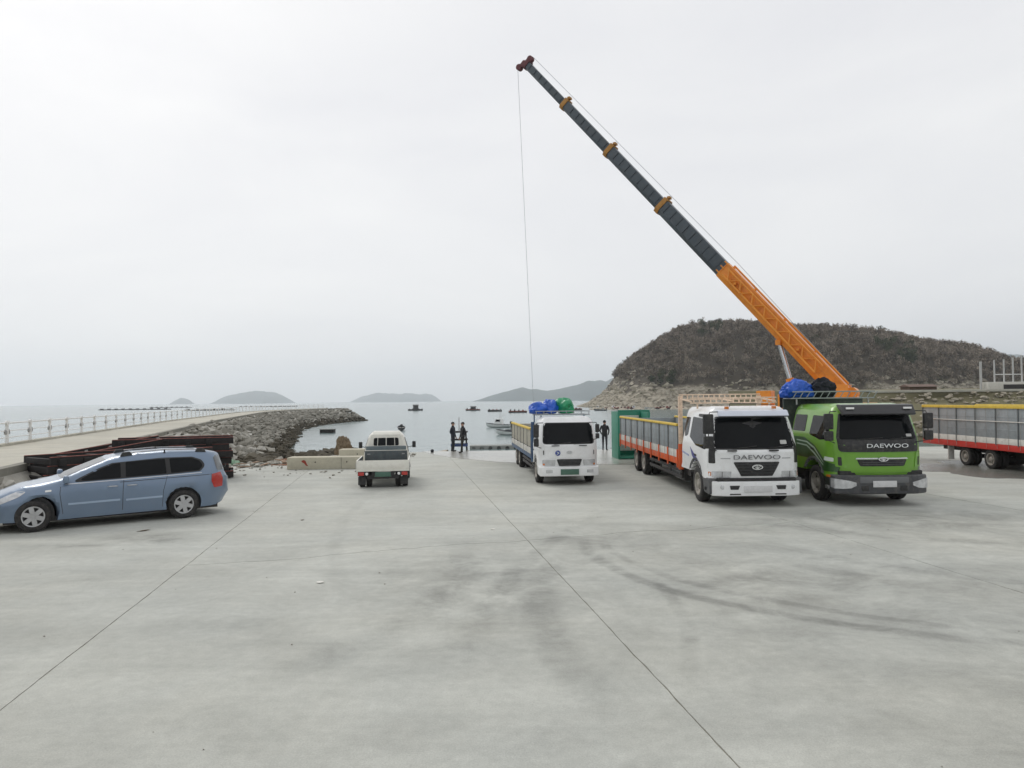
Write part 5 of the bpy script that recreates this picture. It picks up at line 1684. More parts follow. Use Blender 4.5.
# ------------------------------------------------------------------ crane
CRO = mat('crane orange paint', hexc(232, 144, 32), .42, var=.08, scale=1.5, coat=.2, dirt=hexc(120, 80, 50), dirt_amt=.3)
CRK = mat('boom slate grey paint', hexc(62, 72, 80), .45, var=.12, scale=1.5, coat=.15, dirt=hexc(90, 86, 80), dirt_amt=.3)
CRY = mat('ochre collar paint', hexc(176, 124, 52), .5, var=.15, dirt=hexc(80, 66, 50), dirt_amt=.4)
CRR = mat('boom head maroon paint', hexc(98, 42, 46), .5, var=.12)
B0 = Vector((15.22, 34.0, 3.05)); B1 = Vector((.85, 43.0, 22.95))
cr = thing('truck_crane', 'truck crane with long telescopic boom, orange at the base and slate grey above', 'crane', (14.0, 34.9, 0))
CO = cr.location.copy()
def cpart(m, name, material, parent=cr, bevel=0, **k):
    m.v = [tuple(Vector(p) - CO) for p in m.v]
    return m.build(name, material, parent, bevel, **k)
# carrier, nose towards the water
m = MB().b2((12.85, 30.5, .75), (15.15, 40.5, 1.25))
cpart(m, 'carrier', CRO, bevel=.03)
cpart(MB().prism(fillet([(40.5, .6, .05), (42.6, .6, .1), (42.7, 1.5, .1), (42.3, 2.3, .2), (40.6, 2.3, .1)], 4), 'x', 12.85, 15.15), 'carrier_cab', CRO, bevel=.05)
cpart(MB().b2((13.0, 42.52, 1.5), (15.0, 42.6, 2.1)), 'carrier_windscreen', GLASS, bevel=.02)
for y in (31.6, 33.0, 38.3, 39.8):
    for s in (-1, 1):
        wo_ = wheel(cr, 'truck', s * .98, y - CO.y, s, dual=(y < 34))
for y in (30.8, 36.9):
    cpart(MB().b2((11.6, y - .12, .62), (16.4, y + .12, .90)), 'outrigger_beam', CRO, bevel=.02)
    for x in (11.65, 16.35):
        cpart(MB().tube([(x, y, .04), (x, y, 1.05)], .07, 10), 'outrigger_jack', STEEL)
        cpart(MB().lathe_x([(0, .28), (.04, .28), (.06, .12)], n=16), 'outrigger_pad', DARKMET, xf=Matrix.Translation((x - CO.x, y - CO.y, .004)) @ Matrix.Rotation(R(-90), 4, 'Y') @ Matrix.Translation(CO))
cpart(MB().tube([(14.0, 34.9, 1.25), (14.0, 34.9, 1.5)], .75, 24), 'slew_ring', DARKMET)
D = (B1 - B0); BL = D.length; D.normalize()
DH = Vector((D.x, D.y, 0)).normalized(); SIDE = Vector((-DH.y, DH.x, 0)); UPB = SIDE.cross(D) * -1
if UPB.z < 0: UPB = -UPB
def frame_at(o):
    return lambda f, s, z: o + DH * f + SIDE * s + Vector((0, 0, z))
Fp = frame_at(Vector((B0.x, B0.y, 0)))
def obox(f0, f1, s0, s1, z0, z1):
    m = MB(); vs = [Fp(f, s, z) for z in (z0, z1) for f, s in ((f0, s0), (f1, s0), (f1, s1), (f0, s1))]
    return m.add(vs, [(0, 3, 2, 1), (4, 5, 6, 7), (0, 1, 5, 4), (1, 2, 6, 5), (2, 3, 7, 6), (3, 0, 4, 7)])
cpart(obox(-.7, 2.9, -1.05, 1.05, 1.5, 1.85), 'turntable', CRO, bevel=.03)
for s in (-.62, .55):
    cpart(obox(-.45, .45, s, s + .07, 1.85, 3.35), 'boom_bracket', CRO, bevel=.02)
cpart(obox(-1.5, -.7, -1.15, 1.15, 1.5, 2.5), 'counterweight', CRO, bevel=.05)
cpart(obox(.9, 2.5, .72, 1.30, 1.86, 2.95), 'operator_cab', CRO, bevel=.06)
cpart(obox(1.0, 2.4, 1.302, 1.31, 2.3, 2.85), 'operator_window', GLASS)
m = MB(); c0 = Fp(-.55, -.4, 2.95); c1 = Fp(-.55, .4, 2.95)
cpart(m.tube([c0, c1], .27, 16), 'winch_drum', CRO)
cpart(obox(3.0, 3.7, -.5, .35, 2.3, 3.12), 'tool_locker', CRO, bevel=.02)
# boom sections: hexagonal tubes
def bsec(t0, t1, w_, h_, name, material, parent=cr, drop=0.0):
    a = B0 + D * BL * t0; b = B0 + D * BL * t1
    sec = [(-.5, .5), (.5, .5), (.5, -.28), (.28, -.5), (-.28, -.5), (-.5, -.28)]
    vs = []
    for p in (a, b):
        for u, v in sec:
            vs.append(p + SIDE * u * w_ + UPB * (v * h_))
    n = 6
    fs = [tuple(range(6))[::-1], tuple(range(6, 12))] + [(i, (i + 1) % n, n + (i + 1) % n, n + i) for i in range(n)]
    return cpart(MB().add(vs, fs), name, material, parent, bevel=.02)
secs = [(-.03, .312, .70, .86, CRO), (.25, .50, .66, .80, CRK), (.45, .676, .56, .66, CRK), (.62, .837, .47, .54, CRK), (.78, .985, .39, .43, CRK)]
objs = []
for i, (a, b, w_, h_, mt) in enumerate(secs):
    s_ = bsec(a, b, w_, h_, 'boom_section', mt)
    if i in (0,):
        # stiffener frames and pad ribs on the base section
        for sd2 in (1, -1):
            for t in np.linspace(.02, .31, 12):
                p = B0 + D * BL * t + SIDE * sd2 * (w_ / 2 + .012)
                cpart(MB().bar(p + UPB * .36, p - UPB * .19, .05, .025), 'boom_rib', CRO, s_)
            for v in (.38, .10, -.20):
                p = SIDE * sd2 * (w_ / 2 + .018) + UPB * v
                cpart(MB().bar(B0 + D * BL * .0 + p, B0 + D * BL * .318 + p, .04, .06), 'boom_flange', CRO, s_)
        cpart(MB().tube([B0 + UPB * .52, B0 + D * BL * .30 + UPB * .52], .05, 8), 'hose_pipe', CRO, s_)
        for t in (.08, .16, .24, .30):
            cpart(MB().bar(B0 + D * BL * t + UPB * .43, B0 + D * BL * t + UPB * .56, .14, .10), 'pipe_clamp', CRO, s_)
    else:
        bsec(b - .007, b + .003, w_ + .09, h_ + .12, 'boom_collar', CRY if i < 4 else CRR, s_)
        p = B0 + D * BL * b + UPB * (h_ / 2 + .14)
        if i < 4:
            cpart(MB().bar(p - SIDE * .15, p + SIDE * .15, .16, .12), 'rope_guide', CRY, s_)
        t = secs[i - 1][1] + .01
        while t < b - .012:
            q = B0 + D * BL * t
            for sd2 in (1, -1):
                cpart(MB().bar(q + SIDE * sd2 * (w_ / 2 + .006) + UPB * h_ * .44, q + SIDE * sd2 * (w_ / 2 + .006) - UPB * h_ * .24, .05, .014), 'boom_rib', mat('boom rib dark', hexc(46, 54, 62), .5), s_)
            t += .020
# stowed lattice jib along the camera side of the base section
JIB = mat('jib pale orange paint', hexc(236, 158, 56), .45, var=.1, dirt=hexc(120, 80, 50), dirt_amt=.3)
jo = SIDE * .52
jib = None
for u, v in ((0, .30), (.16, -.16), (-.10, -.16)):
    c_ = cpart(MB().tube([B0 + D * BL * .05 + jo + SIDE * u + UPB * v, B0 + D * BL * .30 + jo + SIDE * u * .5 + UPB * v * .8], .035, 7), 'jib_chord' if jib else 'lattice_jib', JIB, jib or cr)
    jib = jib or c_
for k in range(15):
    ta, tb = .05 + .25 * k / 15, .05 + .25 * (k + 1) / 15
    a_, b_ = (.30, -.16) if k % 2 else (-.16, .30)
    for u in (.16, -.10):
        cpart(MB().tube([B0 + D * BL * ta + jo + SIDE * (u if a_ < 0 else 0) + UPB * a_, B0 + D * BL * tb + jo + SIDE * (u if b_ < 0 else 0) + UPB * b_], .018, 6), 'jib_lacing', JIB, jib)
for t_ in (.10, .27):
    q = B0 + D * BL * t_
    cpart(MB().bar(q + SIDE * .34, q + SIDE * .62, .12, .12), 'jib_bracket', CRO, jib)
# boom head with two sheaves
H0 = B0 + D * BL * .985
hd = cpart(MB().add([H0 + SIDE * u * .26 + UPB * v + D * f for f, v0, v1 in ((-.1, -.24, .24), (.25, -.34, .06)) for u in (-.8, .8) for v in (v0, v1)], [(0, 1, 3, 2), (4, 6, 7, 5), (0, 4, 5, 1), (2, 3, 7, 6), (1, 5, 7, 3), (0, 2, 6, 4)]), 'boom_head', CRR, bevel=.03)
for f, v in ((.26, -.42), (.0, .36)):
    q = H0 + D * f + UPB * v
    cpart(MB().tube([q - SIDE * .14, q + SIDE * .14], .18, 18), 'sheave', CRR, hd)
    cpart(MB().bar(H0 + D * f * .6, q, .2, .14), 'sheave_arm', CRR, hd)
# hoist rope along the boom and down to the hook
ROPE = mat('steel wire rope', hexc(165, 168, 172), .6)
q = H0 + UPB * .55
cpart(MB().tube([Fp(-.55, 0, 3.2), B0 + D * BL * .30 + UPB * .72, q], .012, 6), 'hoist_rope', ROPE)
HT = H0 + D * .42 - UPB * .46
HK = Vector((1.30, 43.2, 1.3))
cpart(MB().tube([HT, HK], .011, 6), 'hoist_rope', ROPE)
hk = cpart(MB().tube([HK + Vector((0, 0, -.45)), HK + Vector((0, 0, .05))], .16, 12), 'hook_block', CRO, bevel=.03)
cpart(MB().tube([HK + Vector((.0, 0, -.45)), HK + Vector((0, 0, -.6)), HK + Vector((.1, 0, -.72)), HK + Vector((.02, 0, -.82)), HK + Vector((-.1, 0, -.74))], .03, 8), 'hook', DARKMET, hk)
# lift cylinder
a = Fp(1.75, 0, 1.95); b = B0 + D * BL * .135 - UPB * .46
mid = a.lerp(b, .50)
lc = cpart(MB().tube([a, mid], .19, 16), 'lift_cylinder', CRO)
cpart(MB().tube([mid, b], .11, 14), 'cylinder_rod', mat('bright rod', (.6, .62, .64), .25, metal=.9, var=.05), lc)
cpart(MB().bar(b - SIDE * .35, b + SIDE * .35, .24, .24), 'cylinder_bracket', CRO)

# ------------------------------------------------------------------ stacked black frames behind the van
FBK = mat('tarred black timber', hexc(30, 28, 28), .8, var=.35, scale=5, dirt=hexc(70, 58, 50), dirt_amt=.4, bump=.6, bscale=14)
FRD = mat('rust red paint edge', hexc(128, 62, 50), .7, var=.35, scale=5, dirt=hexc(44, 36, 34), dirt_amt=.8)
def frame_proto(Ln, Wd, Hh, slats):
    t = bpy.data.objects.new('timber_raft', None); COL.objects.link(t)
    for s in (-1, 1):
        MB().b2((-Ln / 2, s * Wd / 2 - .05, 0), (Ln / 2, s * Wd / 2 + .05, Hh * .94)).build('beam', FBK, t, .012)
        MB().b2((-Ln / 2 + .01, s * Wd / 2 - .04, Hh * .94), (Ln / 2 - .01, s * Wd / 2 + .056, Hh * 1.02)).build('red_edge', FRD, t, .006)
    me = MB().b2((-.055, -Wd / 2 + .055, .02), (.055, Wd / 2 - .055, Hh * .78)).build('crosspiece', FBK, t, .01)
    for i in range(slats):
        x = -Ln / 2 + .06 + (Ln - .12) * i / (slats - 1)
        if i == 0: me.location = (x, 0, 0)
        else: inst(me, 'crosspiece', t, (x, 0, 0))
    blk = MB().b2((-.10, -.06, -.02), (.10, .09, Hh * .7)).build('end_block', FBK, t, .01)
    blk.location = (-Ln / 2 + .3, -Wd / 2 - .08, 0)
    for x in np.arange(-Ln / 2 + 1.0, Ln / 2 - .2, .72):
        inst(blk, 'end_block', t, (x, -Wd / 2 - .08, 0))
    return t
def copy_tree(o, parent=None):
    c = o.copy(); COL.objects.link(c); c.parent = parent
    for ch in o.children: copy_tree(ch, c)
    return c
FP1 = frame_proto(5.2, 1.6, .24, 7); FP2 = frame_proto(4.0, 1.5, .24, 6)
ORD = ['bottom', 'second', 'third', 'fourth', 'fifth', 'sixth']
def stack_frames(proto, base, ang, n, what, group, last=False, z0=.04):
    rs = random.Random(n * 3 + int(base[0]))
    for i in range(n):
        o = proto if (last and i == 0) else copy_tree(proto)
        o.location = (base[0] + rs.uniform(-.12, .12), base[1] + rs.uniform(-.08, .08), z0 + i * .252)
        o.rotation_euler = (rs.uniform(-.006, .006), 0, ang + rs.uniform(-.035, .035))
        tag(o, ('topmost ' if i == n - 1 else ORD[i] + (' ' if i == 0 else ' lowest ')) + what, 'raft section', group)
ang1 = math.atan2(25.3 - 21.0, -10.6 + 13.6)
stack_frames(FP1, (-12.55, 23.6), ang1, 5, 'long black timber section with red edges in the stack behind the van', 'long frames in the near stack', True)
stack_frames(FP2, (-12.6, 27.2), R(22), 6, 'shorter black timber section in the higher stack by the boulders', 'short frames in the higher stack', True)
for o in (copy_tree(FP2),):
    o.location = (-14.6, 25.9, 1.02); o.rotation_euler = (.05, -.16, R(30))
    tag(o, 'tilted black timber section leaning across the gap between the two stacks', 'raft section')
for k, (x, y, rz_) in enumerate(((-10.9, 26.0, .3),)):
    c_ = bundle('net_heap', ['black net heap at the end of the stack right behind the van', 'black net heap at the end of the higher black stack'][k], 'netting', TARPK, (x, y, 0), (.50, .42, .30), 20 + k)
bundle('net_heap', 'heap of pale green rope netting in front of the rock slope', 'netting', mat('pale green netting', hexc(120, 150, 126), .9, var=.3, scale=8, bump=.9, bscale=30), (-13.2, 33.2, -.12), (.9, .6, .28), 31)

# ------------------------------------------------------------------ concrete blocks
def block(loc, size, rz, label, graff=False, cut=None):
    t = thing('concrete_block', label, 'block', loc, rz)
    m = MB().box((0, 0, size[2] / 2), size).build('block_body', CONC_P, t, .03, 2)
    if cut is not None:
        MB().b2((cut - .012, -size[1] / 2 - .004, .03), (cut + .012, -size[1] / 2 + .02, size[2] - .02)).build('joint_line', CONC_D, t)
    for x in (-size[0] * .12, size[0] * .3):
        MB().lathe_x([(0, .03), (.02, .03)], n=10).build('lifting_hole', DARKMET, t, xf=Matrix.Translation((x, -size[1] / 2 + .012, size[2] * .6)) @ Matrix.Rotation(R(-90), 4, 'Z'))
    if graff:
        pr = [(-.95, .36), (-.84, .40), (-.76, .34), (-.72, .22), (-.66, .14), (-.76, .16), (-.84, .26), (-.92, .30)]
        MB().prism(pr, 'y', -size[1] / 2 - .004, -size[1] / 2 + .004).build('red_paint_mark', mat('red sprayed mark', hexc(150, 62, 48), .7), t)
    return t
block((-7.85, 30.85, 0), (3.1, .75, .50), R(1.5), 'long low pale concrete block with a red paint mark', True, .70)
block((-7.05, 34.9, 0), (2.3, .8, .55), R(1), 'shorter pale concrete block behind the long marked one')
bundle('net_sack', 'brown sack of netting standing on the shore behind the concrete blocks', 'sack', mat('brown net sack', hexc(118, 104, 84), .95, var=.3, scale=6, bump=.8, bscale=25), (-9.75, 42.2, -.62), (.50, .5, 1.0), 41)

# broken boards lying in the rubble
BRD = mat('driftwood board', hexc(128, 104, 82), .9, var=.3, scale=4, bump=.4, bscale=20)
bd0 = MB().b2((-.5, -.07, 0), (.5, .07, .035)).build('broken_board', BRD, None, .006)
rb = random.Random(77)
spots = [(-11.6, 31.6), (-11.0, 32.4), (-10.5, 33.6), (-9.9, 33.0), (-12.2, 32.9), (-10.9, 34.4), (-9.2, 34.6), (-12.6, 31.9), (-8.6, 32.9), (-11.9, 33.8)]
for i, (x, y) in enumerate(spots):
    o = bd0 if i == 0 else inst(bd0, 'broken_board')
    o.location = (x, y, .03 + .02 * (i % 3)); o.rotation_euler = (0, rb.uniform(-.05, .05), rb.uniform(0, 3.1)); o.scale = (rb.uniform(.5, 1.2), rb.uniform(.7, 1.4), 1)
    tag(o, 'short weathered board lying in the rubble beside the long concrete block', 'board', 'boards strewn in the rubble')
RPE = mat('faded orange rope', hexc(148, 108, 84), .9)
for k, (x, y) in enumerate(((-9.6, 32.2), (-10.4, 35.2))):
    pts = [(x + .5 * math.cos(a * 1.3) * (1 + .1 * a), y + .35 * math.sin(a) + .03 * a, .03 + .01 * (i % 3)) for i, a in enumerate(np.linspace(0, 13, 60))]
    tag(MB().tube(pts, .012, 5).build('rope_coil', RPE, None), ['loose coil of faded rope just behind the long concrete block', 'loose coil of faded rope nearer the dark boulders'][k], 'rope')

# ------------------------------------------------------------------ green bin behind the white truck
gb = thing('steel_bin', 'tall green steel bin standing open behind the orange and white truck', 'bin', (5.30, 33.9, 0), R(3))
GRB = mat('sea green steel', hexc(40, 128, 104), .5, var=.1, scale=3, dirt=RUST, dirt_amt=.25)
MB().b2((-.42, -.05, .0), (-.36, 1.6, 2.2)).build('side_wall', GRB, gb, .008)
MB().b2((1.0, -.05, .0), (1.06, 1.6, 2.2)).build('side_wall', GRB, gb, .008)
MB().b2((-.36, 1.54, .0), (1.0, 1.6, 2.2)).build('back_wall', GRB, gb, .008)
MB().b2((-.36, -.04, .04), (1.0, 1.54, .10)).build('floor_plate', GRB, gb)
MB().b2((-.42, -.08, 2.2), (1.06, .02, 2.28)).build('top_frame', GRB, gb, .008)
MB().b2((-.34, 1.50, .3), (.9, 1.53, 2.0)).build('lining_board', WHITEB, gb)
for x in (-.39, 1.03):
    MB().b2((x - .05, -.075, 0), (x + .05, -.052, 2.19)).build('corner_post', GRB, gb, .008)

# ------------------------------------------------------------------ people
def skin_mesh(verts, edges, radii, root=0, sub=2):
    me = bpy.data.meshes.new('body'); me.from_pydata(verts, edges, [])
    o = bpy.data.objects.new('body', me); COL.objects.link(o)
    md = o.modifiers.new('skin', 'SKIN'); md.use_smooth_shade = True
    o.modifiers.new('sub', 'SUBSURF').levels = sub
    for i, r in enumerate(radii):
        me.skin_vertices[0].data[i].radius = r if isinstance(r, tuple) else (r, r)
        me.skin_vertices[0].data[i].use_root = (i == root)
    dg = bpy.context.evaluated_depsgraph_get()
    out = bpy.data.meshes.new_from_object(o.evaluated_get(dg))
    bpy.data.objects.remove(o)
    return out
SKIN = mat('skin', hexc(172, 138, 120), .55, var=.05)
def person(loc, rz, label, jacket, trousers, pose, h=1.70):
    t = thing('person', label, 'person', loc, rz)
    k = h / 1.70
    V = []; E_ = []; Rr = []
    def add(p, r, par=None):
        V.append(tuple(c * k for c in p)); Rr.append(tuple(c * k for c in r) if isinstance(r, tuple) else r * k)
        if par is not None: E_.append((par, len(V) - 1))
        return len(V) - 1
    pel = add((0, 0, .93), (.155, .115)); wst = add((0, .0, 1.08), (.150, .105), pel); chs = add((0, .0, 1.30), (.175, .12), wst)
    nk0 = add((0, .01, 1.43), (.10, .085), chs); nk = add((0, -.005, 1.50), .056, nk0)
    hd = add((0, -.012, 1.565), (.075, .088), nk); hd2 = add((0, -.012, 1.64), (.078, .095), hd); hd3 = add((0, -.005, 1.685), (.052, .065), hd2)
    for s in (-1, 1):
        P_ = pose['arm_' + ('l' if s > 0 else 'r')]
        sh = add((s * .185, 0, 1.385), .066, nk0 if False else chs); 
        el = add((s * P_[0][0], P_[0][1], P_[0][2]), .050, sh); wr = add((s * P_[1][0], P_[1][1], P_[1][2]), .034, el)
        d = (Vector(V[wr]) - Vector(V[el])).normalized()
        palm = add(tuple((Vector(V[wr]) + d * .07 * k) / k), (.038, .026), wr)
        side = d.cross(Vector((0, 1, 0))).normalized() if abs(d.y) < .9 else Vector((1, 0, 0))
        fw = d.cross(side).normalized()
        for q, ln in zip((-.024, -.008, .008, .024), (.060, .074, .078, .066)):
            b0 = Vector(V[palm]) + (d * .028 + fw * q * 1.0) * k
            f1 = add(tuple(b0 / k), .0095, palm)
            f2 = add(tuple((b0 + (d * ln * .55 + side * .008) * k) / k), .0088, f1)
            add(tuple((b0 + (d * ln * .9 + side * .026) * k) / k), .0078, f2)
        th = add(tuple((Vector(V[wr]) + (d * .035 - fw * .034) * k) / k), .011, wr)
        add(tuple((Vector(V[th]) + (d * .035 - fw * .018) * k) / k), .0095, th)
        Lg = pose['leg_' + ('l' if s > 0 else 'r')]
        hip = add((s * .092, 0, .88), .092, pel); kn = add((s * Lg[0][0], Lg[0][1], Lg[0][2]), .062, hip); an = add((s * Lg[1][0], Lg[1][1], .09), .043, kn)
        hl = add((s * Lg[1][0], Lg[1][1] + .02, .045), (.044, .042), an); add((s * (Lg[1][0] + .02), Lg[1][1] - .16, .036), (.042, .032), hl)
    me = skin_mesh(V, E_, Rr)
    body = link('body', me, [jacket, trousers, SKIN, mat('dark shoe', (.02, .02, .02), .6)], t, 180)
    wrz = {}
    for p in me.polygons:
        c = p.center / k
        if c.z > 1.475: i = 2
        elif c.z < .085: i = 3
        elif c.z < .86 and abs(c.x) < .235: i = 1
        elif c.z < .86: i = 2
        else: i = 0
        p.material_index = i
    zmin = min(v.co.z for v in me.vertices)
    body.location.z = -zmin
    # hair, nose, ears
    bm = bmesh.new(); bmesh.ops.create_uvsphere(bm, u_segments=16, v_segments=10, radius=1)
    bmesh.ops.delete(bm, geom=[v for v in bm.verts if v.co.z < -.15 and v.co.y < .35 or v.co.z < -.6], context='VERTS')
    for v in bm.verts: v.co = (v.co.x * .096, v.co.y * .114 + .006, v.co.z * .098 + 1.652)
    hm = bpy.data.meshes.new('hair'); bm.to_mesh(hm); bm.free(); hm.transform(Matrix.Scale(k, 4))
    hr_ = link('hair', hm, mat('black hair', (.012, .011, .010), .6), t, 180); hr_.location.z = -zmin
    fm = MB()
    fm.tube([(0, -.098, 1.645), (0, -.120, 1.615), (0, -.104, 1.603)], .011, 6)
    n_ = fm.build('nose', SKIN, t, xf=Matrix.Scale(k, 4)); n_.location.z = -zmin
    for s in (-1, 1):
        e = MB().tube([(s * .086, .0, 1.645), (s * .094, .008, 1.62), (s * .086, .0, 1.595)], .012, 6).build('ear', SKIN, t, xf=Matrix.Scale(k, 4)); e.location.z = -zmin
        e = MB().tube([(s * .034, -.103, 1.642), (s * .026, -.106, 1.642)], .007, 6).build('eye', mat('dark eye', (.02, .015, .012), .3), t, xf=Matrix.Scale(k, 4)); e.location.z = -zmin
    e = MB().tube([(-.024, -.101, 1.575), (0, -.105, 1.572), (.024, -.101, 1.575)], .006, 6).build('mouth', mat('lips', hexc(150, 90, 80), .5), t, xf=Matrix.Scale(k, 4)); e.location.z = -zmin
    # jacket hem and collar
    c_ = MB().lathe_x([(-.03, .085), (-.03, .070), (.03, .062), (.03, .080)], n=18, close=True).build('collar', jacket, t, xf=Matrix.Translation((0, .002, 1.48 * k)) @ Matrix.Rotation(R(-90), 4, 'Y') @ Matrix.Scale(k, 4)); c_.location.z = -zmin
    return t
JKD = mat('dark navy jacket', hexc(38, 42, 52), .8, var=.15, scale=8)
JKB = mat('black padded jacket', hexc(26, 27, 30), .7, var=.15, scale=8)
TRD = mat('charcoal trousers', hexc(44, 46, 52), .85, var=.15, scale=8)
TRB = mat('dark olive trousers', hexc(40, 40, 36), .85, var=.15, scale=8)
relaxed = [(.25, .02, 1.12), (.26, -.06, .88)]
pocket = [(.27, .06, 1.13), (.20, -.08, .95)]
stand = [(.10, -.01, .48), (.105, .01)]
stride = [(.10, -.10, .49), (.10, -.16)]
person((-3.28, 40.3, .01), R(70), 'person in dark clothes standing by the blue trestle at the water', JKD, TRD, dict(arm_l=relaxed, arm_r=pocket, leg_l=stand, leg_r=stand), 1.58)
person((-2.66, 39.1, .01), R(-60), 'person in black jacket and trousers standing next to the trestle, a step nearer the trucks', JKB, TRB, dict(arm_l=pocket, arm_r=relaxed, leg_l=stride, leg_r=stand), 1.60)
person((5.02, 39.9, .012), R(160), 'person in black on the wet slipway between the smaller white truck and the green bin', JKB, TRD, dict(arm_l=pocket, arm_r=pocket, leg_l=stand, leg_r=stand), 1.60)

# ------------------------------------------------------------------ waterside bits
tr = thing('trestle', 'dark blue steel trestle with a thin mast standing between two people', 'trestle', (-2.98, 41.0, 0))
TB = mat('blue painted steel', hexc(50, 74, 122), .5, var=.1, dirt=RUST, dirt_amt=.4)
for x in (-.42, .42):
    for y in (-.3, .3):
        MB().bar((x, y, -.02), (x * .85, y * .6, 1.05), .06, .06).build('leg', DARKMET, tr)
for z, m_ in ((1.05, DARKMET), (.62, DARKMET), (.28, TB)):
    MB().b2((-.46, -.34, z - .04), (.46, .34, z + (.12 if z < .3 else .04))).build('shelf', m_, tr, .008)
MB().tube([(-.02, .1, 1.09), (-.02, .1, 1.85)], .025, 8).build('mast', STEEL, tr)
fd = thing('floating_dock', 'low grey floating dock with small red gear moored beyond the slipway', 'dock', (-3.0, 79, SEA_Z), R(2))
MB().b2((-1.6, -1.0, -.1), (4.2, 1.0, .36)).build('deck', mat('grey dock boards', hexc(140, 142, 138), .8, var=.15, scale=2), fd, .02)
m = MB()
for x in np.arange(-1.2, 4.4, .9): m.tube([(x, -1.0, .08), (x, 1.0, .08)], .22, 10)
m.build('float', DARKMET, fd)
MB().b2((3.2, -.5, .42), (3.9, .3, .75)).build('engine_box', DARKMET, fd, .03)
MB().b2((4.0, -.5, .42), (4.5, .2, .85)).build('gear_box', mat('red fish box', hexc(178, 62, 48), .6), fd, .03)
ob = MB().lathe_x([(-.03, .01), (-.02, .10), (.1, .14), (.2, .1), (.22, .01)], n=12).build('mooring_buoy', TARPK, None, xf=Matrix.Rotation(R(-90), 4, 'Y'))
ob.location = (-4.35, 39.6, .03); ob.scale = (.7, .7, .7); tag(ob, 'small black mooring buoy lying on the concrete before the water', 'buoy')

def skiff(loc, rz, label, hullc, L_=5.2, cabin=False, engine=True, gear=None):
    t = thing('skiff' if not cabin else 'fishing_boat', label, 'boat', loc, rz)
    st = [(0, .72, .18), (.25, .80, .14), (.5, .80, .12), (.75, .62, .16), (.92, .28, .30), (1.0, .03, .50)]
    vs = []; fs = []
    for f, hw, zb_ in st:
        y = (f - .5) * L_; zt = .62 + .35 * f ** 2.5
        q = L_ / 5.2
        vs += [(-hw * q, y, zt), (-hw * q * .8, y, zb_ + .12), (0, y, zb_ - .12), (hw * q * .8, y, zb_ + .12), (hw * q, y, zt)]
    for i in range(len(st) - 1):
        for j in range(4):
            fs.append((i * 5 + j, i * 5 + j + 1, i * 5 + 6 + j, i * 5 + 5 + j))
    fs.append((4, 3, 2, 1, 0))
    # inner floor
    n0 = len(vs)
    for f, hw, zb_ in st:
        y = (f - .5) * L_; q = L_ / 5.2
        vs += [(-hw * q * .88, y, .40 + .2 * f ** 3), (hw * q * .88, y, .40 + .2 * f ** 3)]
    for i in range(len(st) - 1):
        fs.append((n0 + i * 2, n0 + i * 2 + 1, n0 + i * 2 + 3, n0 + i * 2 + 2))
    MB().add(vs, fs).build('hull', hullc, t, smooth=40)
    for s in (0, 4):
        MB().tube([Vector(vs[i * 5 + s]) for i in range(len(st))], .045, 6).build('gunwale', mat('dark gunwale', hexc(60, 62, 66), .6), t)
    for y in (-.12 * L_, .12 * L_):
        MB().b2((-.62, y - .12, .55), (.62, y + .12, .60)).build('thwart', WHITEB, t)
    if engine:
        e = MB().b2((-.2, -.5 * L_ - .32, .75), (.2, -.5 * L_ + .05, 1.25)).build('outboard', DARKMET, t, .06)
        MB().b2((-.07, -.5 * L_ - .22, -.1), (.07, -.5 * L_ - .08, .76)).build('outboard_leg', DARKMET, e)
    if cabin:
        c = MB().prism(fillet([(-.9, .5, 0), (-.8, 1.75, .08), (.35, 1.75, .08), (.6, 1.2, .05), (.75, .5, 0)], 3), 'x', -.6, .6).build('wheelhouse', WHITEP, t, .03)
        MB().prism([(-.5, 1.2), (-.5, 1.6), (.28, 1.6), (.42, 1.2)], 'x', -.606, .606).build('wheelhouse_window', GLASS, c)
        MB().tube([(0, -.3, 1.7), (0, -.4, 3.6)], .04, 6).build('mast', STEEL, t)
        MB().tube([(0, -.3, 2.0), (0, -1.8, 2.9)], .03, 6).build('derrick', STEEL, t)
    if gear:
        MB().b2((-.5, -.2 * L_, .55), (.5, .05 * L_, .95)).build('gear', gear, t, .1)
    return t
HW = mat('white boat hull', hexc(222, 224, 222), .45, var=.06, dirt=RUST, dirt_amt=.25)
HB = mat('blue boat hull', hexc(58, 92, 138), .5, var=.1, dirt=RUST, dirt_amt=.25)
HR = mat('red brown boat hull', hexc(146, 66, 52), .5, var=.1, dirt=RUST, dirt_amt=.25)
HG = mat('dark grey boat hull', hexc(70, 74, 78), .6, var=.1)
skiff((-19.9, 131, SEA_Z - .1), R(10), 'small grey skiff with outboard seen stern-on, off the pickup cab', HG, 4.4)
skiff((-2.7, 140, SEA_Z - .1), R(75), 'white skiff with small wheelhouse moored beyond the slipway', HW, 4.8, True)
skiff((-.7, 109, SEA_Z - .1), R(60), 'white and grey skiff moored nearest the bed of the smaller white truck', HW, 4.0, False, True, HG)
far = [((41, 352), 80, 'white boat with mast off the tip of the headland', HW, 7, True), ((49, 356), 100, 'red brown boat moored under the tip of the headland', HR, 9, True),
       ((58, 350), 85, 'blue boat moored under the rocks of the headland', HB, 7, True), ((66, 345), 95, 'white open boat lying off the headland rocks', HW, 8, False),
       ((36, 300), 60, 'dark open boat lying out from the tip of the headland', HG, 6, False)]
for (p, a, lb, hc, ln, cb) in far:
    skiff((p[0] * 1.09, p[1] * 1.09, SEA_Z - .15), R(a), lb, hc, ln, cb, not cb)
dk = thing('raft', 'small square black raft floating by the rock slope', 'raft', (-31.3, 124, SEA_Z), R(4))
